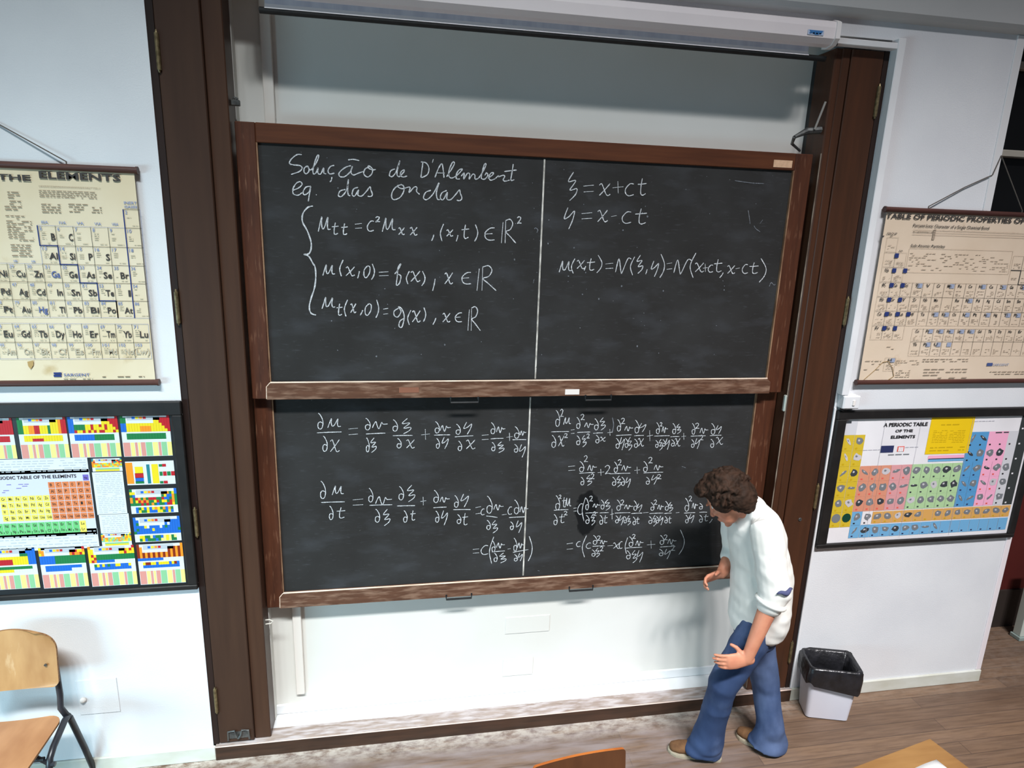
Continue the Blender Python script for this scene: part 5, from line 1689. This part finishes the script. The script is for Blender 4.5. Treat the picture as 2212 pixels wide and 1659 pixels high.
def hand(mb, w, d, pn, th, curl, size=1.0):
    """Palm and five fingers: w wrist, d pointing direction, pn palm normal, th thumb side direction."""
    d = d.normalized(); th = (th - d * th.dot(d)).normalized(); pn = d.cross(th) if d.cross(th).dot(pn) > 0 else -d.cross(th)
    L = .092 * size
    loft(mb, [w - d * .02, w + d * .02, w + d * L * .6, w + d * L], [(.026, .021), (.034, .019), (.041, .016), (.040, .013)], th, 14)
    for i, (off, ln) in enumerate(((.030, .070), (.010, .079), (-.010, .074), (-.029, .058))):
        p = w + d * (L - .004) + th * off
        c = curl + .07 * i
        seg, ang_ = ln * size / 3, 0
        pts, dirr = [p - d * .02, p], d
        for k in range(3):
            ang_ += c * (.7 + .3 * k)
            dirr = (d * math.cos(ang_) + pn * math.sin(ang_) + th * off * 1.2).normalized()
            pts.append(pts[-1] + dirr * seg * (1.2 - .2 * k))
        loft(mb, pts, [.0092, .0090, .0084, .0078, .0066], th, 10)
    p = w + d * .022 + th * .030
    t1 = (d * .55 + th * .75 + pn * .35).normalized()
    t2 = (d * .80 + th * .45 + pn * .45).normalized()
    loft(mb, [p - th * .014, p, p + t1 * .040, p + t1 * .040 + t2 * .026], [.015, .0135, .0105, .0082], pn, 10)


dl = Vector((-.93, 0.02, -.06))
wl2 = wrL
hand(b, wl2, dl, Vector((0, .25, -1)), Vector((-.2, .2, 1)), .22, 1.0)
hand(b, wrR, Vector((-.90, -.10, -.22)), Vector((.1, -.6, -.8)), Vector((-.1, -.5, .9)), .55, .95)
body = fuse('body', b, SKIN, man, .0046, 3)

for s in (-1, 1):
    e = MB(); ball(e, H(.063, s * .031, .004), (hf * .012, hl * .012, hu * .011), 14, 10)
    e.build('eye', mat('eye_white', (226, 222, 216), .3), man, smooth=True)
    e = MB(); ball(e, H(.0718, s * .031, .003), (hf * .005, hl * .006, hu * .006), 12, 8)
    eo = e.build('iris', mat('iris_brown', (44, 30, 24), .3), man, smooth=True)

# curly hair
h_ = MB()
ball(h_, H(-.040, 0, .052), (hf * .110, hl * .104, hu * .096))
ball(h_, H(-.075, 0, -.010), (hf * .075, hl * .094, hu * .088))
ball(h_, H(.030, 0, .100), (hf * .080, hl * .082, hu * .044))
for s in (-1, 1):
    ball(h_, H(-.018, s * .070, .020), (hf * .060, hl * .036, hu * .066))
ball(h_, H(-.070, 0, -.065), (hf * .040, hl * .062, hu * .045))
rnd = random.Random(17)
for i in range(150):                              # separate curls standing out of the mass
    th_, ph = rnd.uniform(0, 2 * math.pi), math.acos(rnd.uniform(-.45, 1))
    u, l, f = math.cos(ph), math.sin(ph) * math.sin(th_), math.sin(ph) * math.cos(th_)
    if f > .62 and u < .62: continue
    p = H(-.036 + f * .108, l * .104, .044 + u * .096)
    r_ = rnd.uniform(.011, .021)
    q_ = Vector((rnd.uniform(-1, 1), rnd.uniform(-1, 1), rnd.uniform(-1, .4))).normalized()
    loft(h_, [p, p + q_ * r_ * 1.2, p + q_ * r_ * 1.6 + Vector((0, 0, -r_ * .8))], [r_ * .7, r_ * .62, r_ * .4], (1, 0.2, 0), 8)
fuse('hair', h_, HAIR, man, .0052, 1, lambda p, n_: .0055 * (noise.noise(p * 46) + .7 * noise.noise(p * 95)))

# shirt: loose trunk, sleeves pushed up to the elbow
s_ = MB()
loft(s_, [Vector((1.818, -.325, .825)), Vector((1.818, -.325, .90)), Vector((1.814, -.312, 1.02)), Vector((1.800, -.298, 1.14)), Vector((1.768, -.288, 1.27)), Vector((1.742, -.288, 1.365)), Vector((1.722, -.288, 1.412))],
     [(.138, .176), (.146, .184), (.146, .178), (.138, .178), (.128, .184), (.108, .170), (.074, .096)], (1, 0, -.05), 24)
fl = elL.lerp(wrL, .16)
loft(s_, [Vector((1.735, -.34, 1.375)), shL, shL.lerp(elL, .4), shL.lerp(elL, .8), elL, fl], [.080, .082, .080, .080, .078, .062], (0, 1, 0), 16)
fr = elR.lerp(wrR, .3)
loft(s_, [Vector((1.735, -.24, 1.375)), shR, shR.lerp(elR, .4), shR.lerp(elR, .8), elR, fr], [.080, .080, .074, .068, .066, .058], (0, 1, 0), 16)


def shirt_fold(p, n_):
    q = Vector((p.x * 5, p.y * 5, p.z * 9 + p.x * 4))
    return .010 * noise.noise(q) + .004 * noise.noise(q * 2.6 + Vector((3, 1, 7))) * (1.0 if p.z < 1.3 else .5)


fuse('shirt', s_, SHIRT, man, .0075, 5, shirt_fold)
c = MB()
nd = (neck1 - neck0).normalized()
pts_ = []
na = Vector((0, 1, 0)); nb = nd.cross(na).normalized()
cc = neck0 + nd * .010
c.tube([cc + na * .066 * math.cos(t_ * math.pi / 12) + nb * .064 * math.sin(t_ * math.pi / 12) for t_ in range(25)], .0075, 8, 0, False)
c.build('collar', mat('grey_neckband', (96, 102, 116), .8), man, smooth=True)['label'] = 'grey neckband'
c = MB()
ea = (wrL - elL).normalized(); eb = ea.cross(Vector((0, 1, 0))).normalized(); ec = ea.cross(eb)
cc = elL.lerp(wrL, .13)
c.tube([cc + eb * .062 * math.cos(t_ * math.pi / 12) + ec * .062 * math.sin(t_ * math.pi / 12) for t_ in range(25)], .014, 10, 0, False)
c.build('rolled_cuff', SHIRT, man, smooth=True)
c = MB()
cc = elL.lerp(shL, .10)
va = (shL - elL).normalized()
vb = Vector((.35, -1, .1)); vb = (vb - va * vb.dot(va)).normalized(); vc = va.cross(vb)
c.tube([cc + va * (.006 * math.sin(i)) + (vb * math.cos(t_) + vc * math.sin(t_)) * .0835 for i, t_ in enumerate([-.7 + .12 * i for i in range(11)])], [.003, .006, .009, .011, .012, .012, .011, .009, .007, .005, .003], 8)
c.build('navy_sleeve_strip', mat('navy_cloth', (70, 74, 108), .8), man, smooth=True)['label'] = 'navy strip across the sleeve above the elbow'  # curved navy strip just above the elbow

# jeans: wide legs that pool over the shoes
j = MB()
loft(j, [(hipL + hipR) / 2 + Vector((.0, 0, .12)), (hipL + hipR) / 2 + Vector((0, 0, .0)), (hipL + hipR) / 2 + Vector((-.005, 0, -.09))], [(.112, .140), (.128, .160), (.104, .142)], (1, 0, 0), 20)
def leg_axis(h_, k_, a_, toe):
    loft(j, [h_ + Vector((0, 0, .02)), h_.lerp(k_, .35), h_.lerp(k_, .7), k_, k_.lerp(a_, .4), k_.lerp(a_, .8), a_ + toe * .012 + Vector((0, 0, -.018)), a_ + toe * .018 + Vector((0, 0, -.055))],
         [(.100, .092), (.092, .084), (.080, .076), (.074, .072), (.074, .070), (.082, .074), (.096, .080), (.106, .084)], (1, 0, 0), 18, caps=False)
toeL = Vector((-.93, .36, 0)).normalized()
toeR = Vector((-.68, .73, 0)).normalized()
leg_axis(hipL, kL, aL, toeL)
leg_axis(hipR, kR, aR, toeR)


def denim_fold(p, n_):
    low = max(0, min(1, (.34 - p.z) / .3))
    q = Vector((p.x * 7 + p.z * 2, p.y * 7, p.z * (6 + 12 * low)))
    return (.008 + .012 * low) * noise.noise(q) + .004 * noise.noise(q * 2.5)


fuse('jeans', j, DENIM, man, .0075, 4, denim_fold)


def shoe(heel, toe, up=Vector((0, 0, 1))):
    d = (toe - heel); d.z = 0; L = d.length; d.normalize()
    l = Vector((-d.y, d.x, 0))
    outl = []
    for t_, w in ((0, .020), (.03, .033), (.15, .037), (.35, .034), (.55, .042), (.72, .049), (.86, .045), (.95, .030), (1.0, .010)):
        outl.append((t_, w))
    pts = [heel + d * L * t_ + l * w * 1.0 for t_, w in outl] + [heel + d * L * t_ - l * w * 1.0 for t_, w in reversed(outl)]
    so = MB()
    ringloft(so, [[Vector((p.x, p.y, z)) for p in pts] for z in (0.001, .014)] + [[Vector((p.x, p.y, .021)) for p in [heel + d * L * .5 + (q - heel - d * L * .5) * .97 for q in pts]]], True, True)
    so.build('sole', mat('cream_rubber', (158, 148, 128), .6), man)
    up_ = MB()
    loft(up_, [heel + d * L * t_ + Vector((0, 0, z)) for t_, z in ((.13, .050), (.35, .052), (.60, .042), (.80, .034), (.90, .030))], [(.036, .046), (.035, .044), (.040, .032), (.042, .026), (.034, .022)], l, 16)
    loft(up_, [heel + d * L * .20 + Vector((0, 0, .05)), heel + d * L * .20 + Vector((0, 0, .095))], [(.036, .044), (.036, .042)], l, 14)
    sh = fuse('shoe_upper', up_, mat('brown_suede', (112, 82, 56), .85, (92, 66, 46), 30, spec=.1), man, .004, 3)
    la = MB()
    for t_, z in ((.50, .079), (.58, .074)):
        c = heel + d * L * t_
        la.tube([c + l * .026 + Vector((0, 0, z - .012)), c + l * .010 + Vector((0, 0, z)), c - l * .010 + Vector((0, 0, z)), c - l * .026 + Vector((0, 0, z - .012))], .0045, 8)
    la.build('laces', mat('pale_lace', (206, 192, 174), .8), man)
    return sh


shoe(Vector((1.690, -.365, 0)), Vector((1.424, -.272, 0)))
shoe(Vector((2.010, -.380, 0)), Vector((1.862, -.214, 0)))
